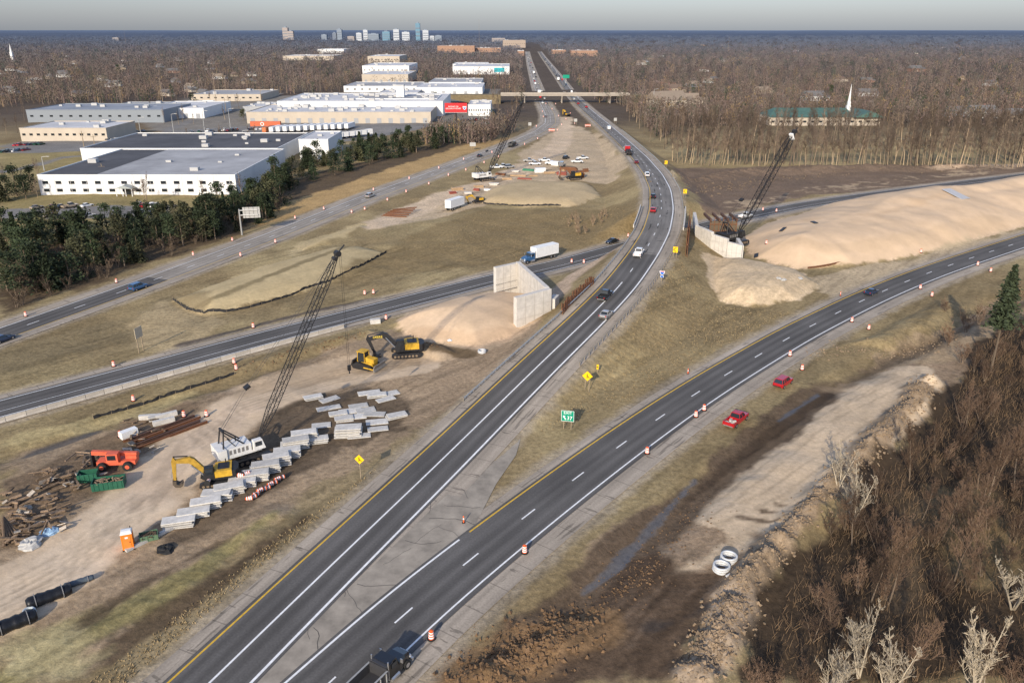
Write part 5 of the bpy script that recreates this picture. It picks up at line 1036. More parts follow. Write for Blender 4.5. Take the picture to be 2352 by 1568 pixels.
bp('white tower-like loading block at the warehouse corner',690,757,368,322,34,wallw,rfw,units=2)
bp('low beige office building at the far left',50,248,324,296,38,wallb,rfw,win=12,units=5,name='office_building',seed=5)
bp('long blue grey warehouse at the left',65,378,281,254,52,M('wall_bluegrey',(.22,.245,.27),.7),M('roof_bluegrey',(.24,.26,.29),.8,0,.25,.06),win=14,units=8,seed=6)
bp('pale warehouse right of the blue grey one',330,470,272,250,60,wallw,rfw,units=6,doors=5,seed=7)
bp('long white factory with many rooftop units',568,990,283,259,60,wallb,rfw,units=44,win=0,doors=16,seed=8,name='factory')
bp('raised rear hall of the white factory',640,1018,268,234,80,wallw,rfw,units=38,seed=9,name='factory')
bp('grey upper hall on the factory roof',820,1005,262,228,40,wallw,rfl,units=10,seed=10,name='factory')
Yt=gp(913,262).y; t=T('silo_tower','tall white square stack rising from the factory','tower',(atY(913,240,Yt).x,Yt+20,0)); zt=atY(913,197,Yt+20).z; MB().box((0,0,zt/2),(6,6,zt)).build('shaft',wallw,t); MB().box((0,0,zt+.4),(6.6,6.6,.8)).build('cap',ac,t)
for i,(lb,xl,xr,yb,yt,dep,w_,r_) in enumerate([
 ('pale warehouse far behind the factory, near the billboard',1076,1127,266,242,40,wallw,rfw),
 ('grey warehouse left of the factory rear',560,640,262,246,40,wallg,rfw),
 ('grey roofed warehouse behind the factory',790,960,212,199,70,wallw,rfl),
 ('white roofed warehouse next to the highway trees',955,1108,218,202,70,wallw,rfw),
 ('pale long warehouse near the highway',985,1105,200,190,80,wallw,rfl),
 ('tan block warehouse in the middle distance',832,938,190,172,90,wallb,rfw),
 ('white gabled hall in the middle distance',833,940,172,152,110,wallw,rfw),
 ('white hall beyond the teal billboard',1040,1170,171,154,110,wallw,rfw),
 ('low white roofed building behind the white hall',845,918,146,130,120,wallb,rfw),
 ('far pale building left of the halls',650,768,139,129,90,wallb,rfw),
 ('low hall with white roof at left middle',440,600,232,218,60,wallb,rfl),
 ('small white building among the trees',432,470,248,238,25,wallw,rfw),
 ('low wide grey building in the left woods',250,420,256,245,40,wallg,rfl),
 ('small pale warehouse just behind the tall stack',870,960,226,214,40,wallg,rfw),
 ('far white building below the skyline',730,790,123,114,90,wallw,rfw),
 ('far white store building right of the skyline',1040,1120,158,148,70,wallw,rfw)]):
    bp(lb,xl,xr,yb,yt,dep,w_,r_,units=6,doors=6 if i%2 else 0,win=0 if i%2 else 10,seed=20+i)
for i,(lb,xl,xr,yb,yt) in enumerate([('orange brick complex, its left wing',1005,1090,122,106),('orange brick complex right wing',1090,1150,121,111),('tan multi-storey block near the horizon',1155,1207,110,93),('orange brick apartment block right of the highway',1312,1372,130,117),('brick building beside the far highway',1188,1204,128,118),('low brick block left of the far highway',1268,1300,124,116)]):
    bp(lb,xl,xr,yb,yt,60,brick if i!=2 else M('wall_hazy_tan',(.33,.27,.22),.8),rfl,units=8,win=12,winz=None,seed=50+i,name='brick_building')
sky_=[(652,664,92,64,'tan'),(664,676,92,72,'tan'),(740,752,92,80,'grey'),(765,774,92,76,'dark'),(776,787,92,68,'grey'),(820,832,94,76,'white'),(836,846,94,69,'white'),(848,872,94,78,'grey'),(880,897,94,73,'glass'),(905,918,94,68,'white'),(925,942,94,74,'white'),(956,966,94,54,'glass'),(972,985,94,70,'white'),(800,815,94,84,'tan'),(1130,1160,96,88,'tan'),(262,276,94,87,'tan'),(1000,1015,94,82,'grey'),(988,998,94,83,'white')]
sm2={'tan':M('tower_tan',(.32,.28,.26),.8),'grey':M('tower_grey',(.20,.24,.29),.8),'dark':M('tower_dark',(.13,.16,.21),.6),'white':M('tower_white',(.42,.45,.48),.7),'glass':M('tower_glass',(.11,.22,.30),.5)}  # tower colours are muted, with distance haze mixed into them
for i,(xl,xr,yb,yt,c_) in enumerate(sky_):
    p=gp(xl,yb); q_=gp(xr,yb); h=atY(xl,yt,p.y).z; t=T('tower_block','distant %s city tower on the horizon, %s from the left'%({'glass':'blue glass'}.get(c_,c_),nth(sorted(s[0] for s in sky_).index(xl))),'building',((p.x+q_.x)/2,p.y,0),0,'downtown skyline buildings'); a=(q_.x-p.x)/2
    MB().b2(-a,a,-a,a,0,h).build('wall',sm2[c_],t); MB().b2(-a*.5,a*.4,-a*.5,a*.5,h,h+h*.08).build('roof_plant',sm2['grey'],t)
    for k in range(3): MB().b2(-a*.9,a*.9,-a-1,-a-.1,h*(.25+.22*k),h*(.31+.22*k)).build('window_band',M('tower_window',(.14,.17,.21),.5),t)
t,a,b_,h=bp('white church hall with green roof at the wood edge',1765,2020,289,271,24,wallb,M('church_green_flat',(.07,.12,.10),.6),win=14,units=0,name='church',seed=70)
gm=M('church_green',(.065,.13,.11),.7,0,.25,.4); MB().loft([[(-a,-b_-1,h+.5),(-a,b_+1,h+.5),(-a+6,0,h+5.5)],[(a*.55,-b_-1,h+.5),(a*.55,b_+1,h+.5),(a*.55-3,0,h+5.5)]]).build('pitched_roof',gm,t)
MB().prism([(a*.5,h+.5),(a*1.05,h+.5),(a*.78,h+4.5)],-b_-3,b_+2).build('gable_roof',gm,t)
sx=a*.52; MB().b2(sx-1.3,sx+1.3,-1.3,1.3,h,h+7.0).build('steeple_base',wallw,t); MB().b2(sx-.9,sx+.9,-.9,.9,h+7.0,h+9.5).build('belfry',wallw,t); MB().lathe([(.95,h+9.5),(.05,h+21)],8,(sx,0)).build('spire',wallw,t)
b=gp(30,142); t=T('church_steeple','small white church steeple among trees at the far left','steeple',b); MB().box((0,0,9),(4.5,4.5,18)).build('tower',wallw,t); MB().lathe([(2.6,18),(.1,34)],6).build('spire',wallw,t)
roofs=[M('shingle_grey',(.14,.135,.13),.9,0,.15,1),M('shingle_brown',(.15,.11,.085),.9,0,.15,1),M('shingle_tan',(.25,.20,.15),.9,0,.15,1)]
hw=[M('siding_white',(.52,.52,.50),.7),wallb,M('wall_tan_siding',(.34,.28,.21),.8),M('wall_blue_siding',(.24,.27,.31),.8),M('house_brick',(.22,.13,.10),.85)]
HP={}
def house(i,j):
    if (i,j) in HP: return HP[(i,j)]
    t=T('house','h','house',(0,0,-50)); MB().b2(-7,7,-4.5,4.5,0,3.6).build('wall',hw[i],t)
    m=MB(); m.add([(-7.5,-5,3.5),(7.5,-5,3.5),(7.5,5,3.5),(-7.5,5,3.5),(-7.5,0,6.8),(7.5,0,6.8)],[(0,1,5,4),(2,3,4,5),(0,4,3),(1,2,5),(0,3,2,1)]); rf=m.build('roof',roofs[j],t); MB().box((2,1,6.7),(.8,.8,1.6)).build('chimney',hw[4],rf)
    for x in (-5,-2,2.2,5): MB().box((x,-4.53,1.9),(1.2,.1,1.2)).build('window',glass,t)
    MB().box((.2,-4.53,1.05),(1,.1,2.1)).build('door',wallb,t); MB().b2(7.01,11,-4,3,0,2.8).build('garage',hw[i],t); MB().add([(6.9,-4.3,2.8),(11.4,-4.3,2.8),(11.4,3.3,2.8),(6.9,3.3,2.8),(6.9,-.5,4.4),(11.4,-.5,4.4)],[(0,1,5,4),(2,3,4,5),(0,4,3),(1,2,5),(0,3,2,1)]).build('garage_roof',roofs[j],t)
    HP[(i,j)]=t; return t
named=[(1530,248,1,2,2.0,'large tan roofed lodge house at the right wood edge'),(1575,240,1,2,1.4,'second tan roofed house behind the lodge'),(1865,232,0,0,1.3,'white house with grey roof left of the steeple'),(1990,222,0,0,1.1,'small white house right of the steeple'),(2250,270,0,0,1.3,'pale house at the right among bare trees'),(2335,278,2,0,1.3,'house at the right picture edge in the woods'),(2190,268,3,0,1.1,'bluish house behind the right woods'),(1545,212,2,1,1.2,'brown house behind the lodge roof'),(1750,215,2,2,1.0,'tan house in the right woods'),(2100,165,4,0,1.4,'brick house far in the right woods')]
for x,y,i,j,s,lb in named:
    b=gp(x,y,-.3); FOOT.append((b.x-10*s,b.x+12*s,b.y-10*s,b.y+8)); place(house(i,j),b,R_(random.uniform(-25,25)),lb,'houses among the woods',s)
hs_=[]
for k in range(70):
    if k<46: x=random.uniform(-30,600); y=random.uniform(105,225)
    else: x=random.uniform(1420,2352); y=random.uniform(105,200)
    hs_.append((x,y))
hs_.sort()
for k,(x,y) in enumerate(hs_):
    b=gp(x,y,-.3); 
    if abs(b.x-np.interp(b.y,A.P[:,1],A.P[:,0]))<60: continue
    s=random.uniform(.75,1.1); FOOT.append((b.x-6,b.x+6,b.y-12,b.y+5))
    place(house(random.choice([0,0,0,1,2,3,4]),random.choice([0,0,1,2])),b,R_(random.uniform(-60,60)),'small house in the far %s suburbs, %s counting from the picture left'%('left' if x<1176 else 'right',nth(k) if k<79 else 'last'),'suburban houses in the far woods',s)
for i in range(13):
    p=gp(618+i*15.5,305-i*.7); trailer('white semi trailer backed up in the factory yard, %s from the left'%nth(i) if i else 'orange semi trailer at the left end of the factory yard row',p,R_(80),13,white if i else M('trailer_orange',(.50,.16,.06),.6),'trailers parked in the factory yard',True)
for i in range(8):
    p=gp(735+i*14,324-i*1.6); trailer('white trailer in the front yard row by the pines, %s from the left'%nth(i),p,R_(40),13,white,'trailers parked near the pines',True)
b=gp(611,291); t=T('shipping_container','orange red shipping container with round white emblem at the factory','container',b); MB().b2(-10,10,-1.3,1.3,0,3.4).build('box',M('container_orange',(.52,.12,.05),.5),t); MB().tube((-2,-1.35,1.8),(-2,-1.31,1.8),1.2,n=20).build('emblem',wm,t); MB().tube((-2,-1.38,1.8),(-2,-1.355,1.8),.8,n=20).build('emblem_centre',M('container_orange'),t)
def lotrow(desc,p0,p1,n,grp,yaw=90):
    cols=['black','white','grey','silver','red','navy','dark','black','white','tan','maroon','green']
    for i in range(n):
        if random.random()<.12: continue
        f_=i/(n-1); b=gp(p0[0]+(p1[0]-p0[0])*f_,p0[1]+(p1[1]-p0[1])*f_,-.1); kd=random.choice(['sedan','suv','sedan','pickup']); c_=random.choice(cols)
        place(car(kd,c_,False),b,R_(yaw+random.uniform(-3,3)),'%s %s %s, %s slot from left'%(c_,{'suv':'SUV'}.get(kd,kd),desc,nth(i)),grp,1.0)
lotrow('in the back row before the white warehouse',(85,479),(200,475),7,'parked cars before the white warehouse',60)
lotrow('in the front row before the white warehouse',(75,499),(205,498),8,'parked cars before the white warehouse',60)
lotrow('beside the pine trees at the warehouse',(320,475),(360,476),5,'parked cars before the white warehouse',90)
lotrow('in the front row of the pine tree lot',(325,494),(365,493),5,'parked cars before the white warehouse',90)
lotrow('behind the office, middle row',(250,325),(350,316),16,'parked cars by the office',80)
lotrow('behind the office, nearest row',(262,334),(352,324),14,'parked cars by the office',80)
lotrow('behind the office, farthest row',(225,312),(330,303),14,'parked cars by the office',80)
lotrow('in the left edge lot, near row',(0,352),(60,347),8,'parked cars left of the office',80)
lotrow('in the left edge lot, far row',(30,336),(95,333),9,'parked cars left of the office',80)
lotrow('along the factory front lane',(440,305),(600,298),18,'parked cars along the factory lane',90)
lotrow('by the red billboard, near row',(1075,290),(1122,286),9,'parked cars by the billboard',80)
lotrow('by the red billboard, far row',(1078,278),(1122,275),9,'parked cars by the billboard',80)
vl=[(1228,379,'pickup','white',5),(1266,378,'pickup','white',-10),(1325,374,'pickup','white',10),(1140,387,'pickup','white',15),(1155,385,'pickup','white',40),(1170,386,'suv','silver',30),(1290,382,'van','grey',80),(1215,372,'pickup','silver',5),(1250,371,'pickup','white',5),(1338,366,'pickup','white',20),(1300,365,'suv','black',60)]
for i,(x,y,kd,c_,rz) in enumerate(vl):
    place(car(kd,c_,False),G(x,y),R_(rz),'%s %s at the median crane site, %s vehicle from the left'%(c_,{'suv':'SUV'}.get(kd,kd),nth(sorted(v[0] for v in vl).index(x))),'vehicles at the median crane site')
excavator('small yellow excavator in the median beyond the crane site',(1302,268),R_(120),catY,None,1.0,1)
excavator('small rusty coloured excavator right of the median pickups',(1318,412),R_(200),rust,None,1.2,1)
excavator('distant yellow excavator beside the white trailer',(1098,466),R_(210),catY,None,.8,0)
tm=M('formwork_timber',(.42,.29,.17),.8,0,.2,1); rdm=M('red_primer',(.26,.07,.05),.6)
stk=[(1050,437,tm,5,2,1.2),(1100,430,tm,4,2.4,1),(1040,445,rdm,3,1.5,1),(1190,405,tm,8,1.5,.7),(1205,412,rdm,7,1,.6),(1215,392,M('tarp_green',(.05,.2,.12),.7),6,2,.8),(1240,396,white,5,2.5,2),(1262,398,tm,6,2,.9),(1290,402,rdm,5,1.6,1.4),(1330,408,rust,4,3,3.0),(1312,395,rust,6,2,2.2),(1275,380,white,4,2,2),(1165,412,tm,5,1.5,.8),(1135,425,concw,4,2,1),(1095,438,rdm,3,1,1),(1120,438,white,3,1.2,.7),(1185,395,concw,4,1.5,.8),(1150,402,rust,5,1.5,.9),(1300,392,tm,4,2,1),(1075,445,concw,3,1.5,.8),(1225,405,tm,4,1.2,.6),(1345,395,rust,3,1.5,1.5)]
for i,(x,y,m_,w_,d_,h_) in enumerate(stk):
    b=G(x,y); t=T('material_stack','stack of site materials in the median crane yard, %s from the left'%nth(sorted(s[0] for s in stk).index(x)),'material stack',b,R_(random.uniform(-30,30)),'material stacks in the crane yard'); n=max(2,int(h_/.35))
    for k in range(n): MB().box((random.uniform(-.2,.2),random.uniform(-.1,.1),.17+k*h_/n),(w_*random.uniform(.8,1),d_*random.uniform(.8,1),h_/n*.8),random.uniform(-.06,.06)).build('layer',m_,t)
for i,(x,y) in enumerate([(1708,560),(1798,528),(1737,588),(1870,512),(2195,448)]):
    o=MB().box((0,0,.12),(3 if i<4 else 8,1.2 if i<4 else 5,.1)).build('sheet_panel',dsteel if i<4 else M('pale_sheet',(.42,.42,.42),.6)); b=G(x,y); e_=.8; nx_=(HZ(b.x-e_,b.y)-HZ(b.x+e_,b.y))/(2*e_); ny_=(HZ(b.x,b.y-e_)-HZ(b.x,b.y+e_))/(2*e_)
    o.location=b+Vector((0,0,.12 if i<4 else .3)); o.rotation_mode='QUATERNION'; o.rotation_quaternion=Vector((0,0,1)).rotation_difference(Vector((nx_,ny_,1)))@Matrix.Rotation(R_(20+i*25),3,'Z').to_quaternion(); tag(o,['dark panel on the sand beside the dark crane','dark panel halfway up the sand hill','dark panel at the foot of the sand hill','dark panel high on the sand hill','pale plastic sheet lying on the far sand hill'][i],'panel')
for i,(x,y) in enumerate([(1788,640),(1800,643),(1838,640)]): lump(x,y,.7,tarp,'bag','pale bag lying behind the lower sand heap, %s from the left'%nth(i),'bag','pale bags by the sand heap')
pls=[(497,238,165,0),(198,362,300,0),(222,358,308,0),(102,392,360,1),(241,425,375,0),(470,300,255,1),(325,318,270,1),(400,310,262,1),(530,300,250,1),(601,240,205,0),(375,240,178,0),(280,238,205,0),(520,262,225,0),(1672,118,85,0),(1101,112,45,0),(290,105,68,0),(1500,250,205,1),(1280,130,100,0),(700,330,290,1),(560,330,300,1)]
for i,(x,y,tp,a_) in enumerate(pls):
    b=gp(x,y,-.2); h=atY(x,tp,b.y).z; t=T('light_pole' if a_ else 'utility_pole',('slim street lamp' if a_ else 'tall utility pole')+' in the background, %s from the picture left'%nth(sorted(v[0] for v in pls).index(x)),'pole',b,0,'poles in the background'); MB().tube((0,0,0),(0,0,h),.28,.14,8).build('shaft',steel if a_ else post,t)
    if a_: MB().tube((0,0,h),(2.6,0,h+.4),.1,n=5).build('arm',steel,t); MB().box((2.9,0,h+.35),(1.2,.4,.2)).build('lamp',steel,t)
    else: MB().box((0,0,h-1.2),(2.8,.15,.2)).build('crossarm',post,t)
# ---------------------------------------------------------------- trees
def bare(seed,h,rt,spread,nb,mat_t,mat_c,low=.3,tw=5,multi=1,name='bare_tree',thick=1.0):
    rr=random.Random(seed); t=T(name,'tree','shrub' if 'shrub' in name else 'tree',(0,0,-60)); tm_=MB(); cm=MB()
    for q_ in range(multi):
        p=Vector((rr.uniform(-.2,.2)*(multi>1),rr.uniform(-.2,.2)*(multi>1),-.2)); lean=Vector((rr.uniform(-.12,.12)*(1 if multi==1 else 4),rr.uniform(-.12,.12)*(1 if multi==1 else 4),1)); pts=[p]; ra=[rt]; n=7; hq=h*(1 if q_==0 else rr.uniform(.6,.95))
        for k in range(n):
            lean+=Vector((rr.uniform(-.08,.08),rr.uniform(-.08,.08),0)); p=p+lean.normalized()*hq/n; pts.append(p); ra.append(rt*(1-(k+1)/n*.88))
        tm_.pipe(pts,ra,6)
        for b_ in range(nb//multi):
            f_=low+(1-low)*rr.random()**.8; k=min(n-1,int(f_*n)); o=pts[k].lerp(pts[k+1],f_*n-k); a_=rr.uniform(0,6.28); L_=h*spread*(1.15-f_)*rr.uniform(.6,1.2); d=Vector((math.cos(a_),math.sin(a_),rr.uniform(.5,1.3))).normalized(); r0=rt*(1-f_*.85)*.45
            pp=[o]; dd=d.copy()
            for s_ in range(3):
                dd=(dd+Vector((rr.uniform(-.3,.3),rr.uniform(-.3,.3),.22))).normalized(); pp.append(pp[-1]+dd*L_/3)
            cm.pipe(pp,[r0,r0*.7,r0*.45,r0*.15],3)
            for s_ in range(tw*2):
                k2=rr.randint(0,2); o2=pp[k2].lerp(pp[k2+1],rr.random()); d2=(dd+Vector((rr.uniform(-1,1),rr.uniform(-1,1),rr.uniform(-.2,.9)))).normalized(); L2=L_*rr.uniform(.25,.5); e_=o2+d2*L2; cm.tube(o2,e_,r0*.28*thick,.012,3,False)
                for s3 in range(2):
                    o3=o2.lerp(e_,rr.uniform(.3,.9)); d3=(d2+Vector((rr.uniform(-1,1),rr.uniform(-1,1),rr.uniform(-.2,.8)))).normalized(); cm.tube(o3,o3+d3*L2*.6,.028*thick,.012,3,False)
    tm_.build('trunk',mat_t,t,True); cm.build('crown',mat_c,t); return t
bk1=M('bark_pale_brown',(.33,.25,.16),.95,0,.2,2,0,.35); bk2=M('bark_grey_brown',(.17,.128,.09),.95,0,.2,2,0,.3); tw1=M('twigs_brown',(.155,.115,.085),.95,0,.2,2,0,.3); tw2=M('twigs_dark_brown',(.125,.080,.052),.95,0,.25,2,0,.5); palet=M('pale_twigs',(.40,.34,.25),.9,0,.15,2,0,.15)
TP=[bare(100+i,[17,19,16,18,15][i],.22,.26,26,bk1 if i%2==0 else bk2,tw1,.34,4,thick=1.5) for i in range(5)]
def inpoly_sample(pts,n):
    P=polyw(pts); x0,y0=P.min(0); x1,y1=P.max(0); out=[]
    while len(out)<n:
        x=rng.uniform(x0,x1,400); y=rng.uniform(y0,y1,400); d=sdpoly(P,x,y); out+=list(zip(x[d<0],y[d<0]))
    return out[:n]
def planted(lst,protos,label,group,smin=.8,smax=1.15):
    for x,y in lst:
        if any(a<x<b and c<y<d for a,b,c,d in FOOT): continue
        s=random.uniform(smin,smax); place(random.choice(protos),(x,y,HZ(x,y)-.1),random.uniform(0,6.3),label,group,(s,s,s*random.uniform(.9,1.15)))
def merged(lst,protos,name,label,cat,smin=.8,smax=1.15):
    cache=[]
    for p in protos:
        vs=[];ks=[];n0=0
        for ch in p.children:
            me=ch.data; v=np.empty(len(me.vertices)*3,dtype=np.float32); me.vertices.foreach_get('co',v); vs.append(v.reshape(-1,3)); l=np.empty(len(me.loops),dtype=np.int32); me.loops.foreach_get('vertex_index',l); ks.append(l+n0); n0+=len(me.vertices)
        cache.append((np.concatenate(vs),np.concatenate(ks)))
    V=[];K=[];n0=0
    for x,y in lst:
        if any(a<x<b and c<y<d for a,b,c,d in FOOT): continue
        v,k=random.choice(cache); a=random.uniform(0,6.3); s=random.uniform(smin,smax); c_,s_=math.cos(a),math.sin(a)
        w=np.stack([(v[:,0]*c_-v[:,1]*s_)*s+x,(v[:,0]*s_+v[:,1]*c_)*s+y,v[:,2]*s+HZ(x,y)-.1],1); V.append(w); K.append(k+n0); n0+=len(v)
    me=bpy.data.meshes.new(name); fastmesh(me,np.concatenate(V),np.concatenate(K),4); me.materials.append(tw1); o=obj(name,me); o['kind']='stuff'; tag(o,label,cat)
edge=[tuple(gp(x+random.uniform(-4,4),y+random.uniform(-4,1)))[:2] for x,y in zip(np.linspace(1545,2380,112),np.interp(np.linspace(1545,2380,112),[1545,1620,2352,2400],[372,380,386,386]))]
planted(edge,TP,'tall bare tree with pale trunk in the front row of the right woods','bare trees at the edge of the right woods')
wd_=inpoly_sample([(1540,368),(1620,378),(2420,384),(2420,294),(1560,294),(1500,330)],330)
planted(wd_[:48],TP,'tall bare tree standing inside the right woods','bare trees inside the right woods')
merged(wd_[48:],TP,'bare_woods','brown bare woods standing close behind the front row of trees at right','woods')
planted(inpoly_sample([(1495,330),(1545,345),(1560,300),(1480,250),(1430,240),(1440,280)],26),TP,'bare tree on the bank right of the far carriageway','bare trees right of the far carriageway',.6,.85)
planted(inpoly_sample([(1130,300),(1190,290),(1195,250),(1190,200),(1120,215),(1140,260)],22),TP,'bare tree between the billboard and the left carriageway','bare trees left of the far carriageway',.55,.8)
planted(inpoly_sample([(0,470),(90,460),(90,400),(0,420)],5)+inpoly_sample([(240,470),(560,478),(560,455),(240,455)],7)+inpoly_sample([(340,290),(600,280),(620,235),(340,240)],24)+inpoly_sample([(0,330),(60,300),(60,240),(0,250)],8)+inpoly_sample([(380,345),(600,330),(560,310),(400,315)],6),TP,'bare yard tree among the industrial buildings','yard trees in the industrial area',.45,.75)
SB=[bare(140+i,5.5,.09,.42,24,bk2,M('twigs_dark',(.10,.072,.05),.95,0,.25,2,0,.4),.08,4,3,'bare_shrub',1.6) for i in range(2)]
planted(inpoly_sample([(0,720),(0,640),(300,560),(540,500),(560,535),(270,630)],64)+inpoly_sample([(540,500),(640,440),(680,420),(690,470),(560,530)],14),SB,'leafless brown shrub on the bank by the left carriageway','shrubs on the left bank',.6,1.2)
def fir(seed,h,Rr,col,kind='fir',low=None):
    rr=random.Random(seed); t=T('evergreen_tree','t','tree',(0,0,-60)); MB().tube((0,0,-.3),(0,0,h*.92),.24,.05,6).build('trunk',bk2,t); m=MB(); V=[];Fc=[]
    lo=low if low is not None else (.08 if kind=='fir' else .2)
    if kind=='clump':
        cs=[]
        for _ in range(int(h*1.8)):
            f_=rr.uniform(lo,1); a_=rr.uniform(0,6.28); q_=Rr*rr.uniform(.1,.8)*(1.15-f_*.75); cs.append((Vector((math.cos(a_)*q_,math.sin(a_)*q_,h*f_)),Rr*rr.uniform(.25,.48)*(1.2-f_*.55)))
        for c0,r0 in cs:
            for _ in range(60):
                d=Vector((rr.gauss(0,1),rr.gauss(0,1),rr.gauss(0,.65))).normalized()*r0*rr.uniform(.5,1.15); c_=c0+d; w_=rr.uniform(.18,.4); d1=Vector((rr.uniform(-1,1),rr.uniform(-1,1),rr.uniform(-.4,.4))).normalized()*w_; d2=Vector((rr.uniform(-1,1),rr.uniform(-1,1),rr.uniform(0,.9))).normalized()*w_
                i=len(V); V+=[c_-d1,c_+d2,c_+d1,c_-d2*.5]; Fc.append((i,i+1,i+2,i+3))
    else:
        nl=int(h*3.6)
        for k in range(nl):
            f_=lo+(1-lo)*k/nl; z=h*f_; R0=Rr*((1-(f_-lo)/(1-lo))**.75*1.05+.06)*rr.uniform(.55,1.15)
            for j in range(max(4,int(9*R0/Rr+4))):
                a_=rr.uniform(0,6.28); L_=R0*rr.uniform(.5,1.25)
                if rr.random()<.15: continue
                for s_ in range(5):
                    q_=(s_+1)/5*rr.uniform(.8,1.1); c_=Vector((math.cos(a_)*L_*q_,math.sin(a_)*L_*q_,z-L_*q_*.22+rr.uniform(-.3,.3))); w_=.28+.28*(1-q_)+rr.uniform(0,.15); d1=Vector((rr.uniform(-1,1),rr.uniform(-1,1),rr.uniform(-.5,.5))).normalized()*w_; d2=Vector((rr.uniform(-1,1),rr.uniform(-1,1),rr.uniform(-.3,.6))).normalized()*w_
                    i=len(V); V+=[c_-d1,c_+d2*.8,c_+d1,c_-d2*.6]; Fc.append((i,i+1,i+2,i+3))
    m.add(V,Fc); m.build('crown',col,t); return t
gr1=M('needles_dark_green',(.034,.048,.022),.9,0,.35,1.2,0,.4); gr2=M('needles_olive',(.06,.062,.03),.9,0,.35,1.2,0,.35)
FP=[fir(1,9,3.0,gr1),fir(2,9,4.0,gr1,'clump'),fir(3,8,4.0,gr2,'clump'),fir(4,10,4.2,gr1,'clump'),fir(5,6.5,2.8,gr2),fir(6,7,4.4,gr1,'clump',.1)]
ev=inpoly_sample([(0,700),(0,560),(60,540),(240,535),(420,500),(540,480),(640,430),(680,400),(650,490),(540,535),(250,625)],145)
planted(ev,FP,'dark evergreen in the row screening the white warehouse','evergreens beside the left carriageway',.6,1.2)
planted(inpoly_sample([(590,470),(640,400),(760,352),(860,330),(1040,312),(1045,332),(900,368),(760,405)],105),FP,'dark evergreen on the bank beyond the golden grass','evergreens on the golden bank',.65,1.15)
planted([tuple(gp(x,y))[:2] for x,y in ((40,450),(60,455),(75,440),(20,460),(415,245),(430,250),(445,240),(272,170),(560,275),(1000,240),(2200,200),(2110,235),(2150,228),(1905,225),(2290,190),(5,462))],FP,'single evergreen standing between buildings','lone evergreens',.9,1.4)
lp=gp(2276,850); place(fir(31,21,3.0,M('pine_dark_green',(.045,.06,.03),.9,0,.45,1.2),'fir',.45),(lp.x,lp.y,HZ(lp.x,lp.y)),0,'tall slender green pine standing alone at the right edge','lone pine',(1,1,1.0))
BS=[bare(200+i,[6,7.5,5,6.5][i],.065,.36,40,bk2,tw2,.06,5,4,'bare_shrub',.8) for i in range(4)]
BT=[bare(220+i,[11,13,12][i],.15,.34,40,bk2,tw2,.22,6,1,'bare_tree',.9) for i in range(3)]
thk=[(2352,740),(2250,800),(2200,900),(2130,1000),(1980,1130),(1880,1250),(1790,1390),(1740,1568),(1700,1660),(2560,1660),(2560,700)]
planted(inpoly_sample(thk,185),BS,'leafless brown shrub in the thicket at the lower right','shrubs of the lower right thicket',.4,.95)
planted(inpoly_sample([(2352,760),(2280,830),(2200,960),(2080,1080),(1950,1250),(1870,1450),(1850,1660),(2560,1660),(2560,740)],34),BT,'leafless tree rising from the lower right thicket','trees of the lower right thicket',.5,.85)
BP=[bare(240+i,8,.13,.42,30,palet,palet,.12,5,3,'pale_bare_tree',1.3) for i in range(2)]
planted([tuple(gp(x,y))[:2] for x,y in ((1890,1600),(2040,1610),(1960,1200),(1925,1130),(2240,1600),(2330,1400),(1970,1560))],BP,'pale leafless tree catching the sun at the thicket edge','pale trees at the thicket edge',.8,1.15)
planted([tuple(gp(x,y))[:2] for x,y in ((2180,790),(2220,760),(2210,830),(2330,700),(2170,720),(2250,740),(2300,760))],BS,'leafless shrub near the lone pine','shrubs near the lone pine',.8,1.1)
planted(inpoly_sample([(1300,540),(1310,500),(1390,495),(1400,530)],16),[bare(260,3.5,.05,.45,20,bk1,M('twigs_tan',(.25,.18,.12),.95),.05,4,4,'bare_shrub',1.4)],'tan leafless bush in the rough grass by the bridge','bushes in the rough grass')
planted([tuple(gp(x,y))[:2] for x,y in ((1130,1500),(1170,1440),(1110,1560))],BS[:1],'small dry bush beside the black dump truck','dry bushes by the dump truck',.2,.3)
m=MB()
for x,y in inpoly_sample(thk,9000):
    z=HZ(x,y); p=Vector((x,y,z-.05)); d=Vector((random.uniform(-.7,.7),random.uniform(-.7,.7),1)).normalized()*random.uniform(.3,1.6); m.tube(p,p+d,.026,.012,3,False)
o=m.build('undergrowth',M('undergrowth_brown',(.18,.118,.066),.95,0,.5,.2)); o['kind']='stuff'; tag(o,'brown undergrowth of dead stems covering the lower right wood floor','undergrowth')
m=MB()
for poly,n in (([(640,1230),(1060,940),(1000,1030),(500,1480),(300,1568),(200,1568)],2600),([(1230,1000),(1400,820),(1560,640),(1640,700),(1850,720),(1500,900)],2600),([(1000,560),(1100,490),(1430,490),(1440,530),(1150,600)],900)):
    for x,y in inpoly_sample(poly,n):
        z=HZ(x,y)
        if min(abs((x-rd.P[rd.idx(x,y),0])*rd.N[rd.idx(x,y),0]+(y-rd.P[rd.idx(x,y),1])*rd.N[rd.idx(x,y),1]) for rd in (A,D))<7.6: continue
        for _ in range(2):
            a=random.uniform(0,6.3); s=random.uniform(.1,.26); i=len(m.v); m.v+=[(x-.1*math.cos(a),y-.1*math.sin(a),z-.03),(x+.1*math.cos(a),y+.1*math.sin(a),z-.03),(x+random.uniform(-.15,.15),y+random.uniform(-.15,.15),z+s)]; m.f.append((i,i+1,i+2))
o=m.build('dry_grass',M('dry_grass_blades',(.29,.22,.12),.95,0,.35,.3)); o['kind']='stuff'; tag(o,'tufts of dry grass on the verges beside the roads','grass')
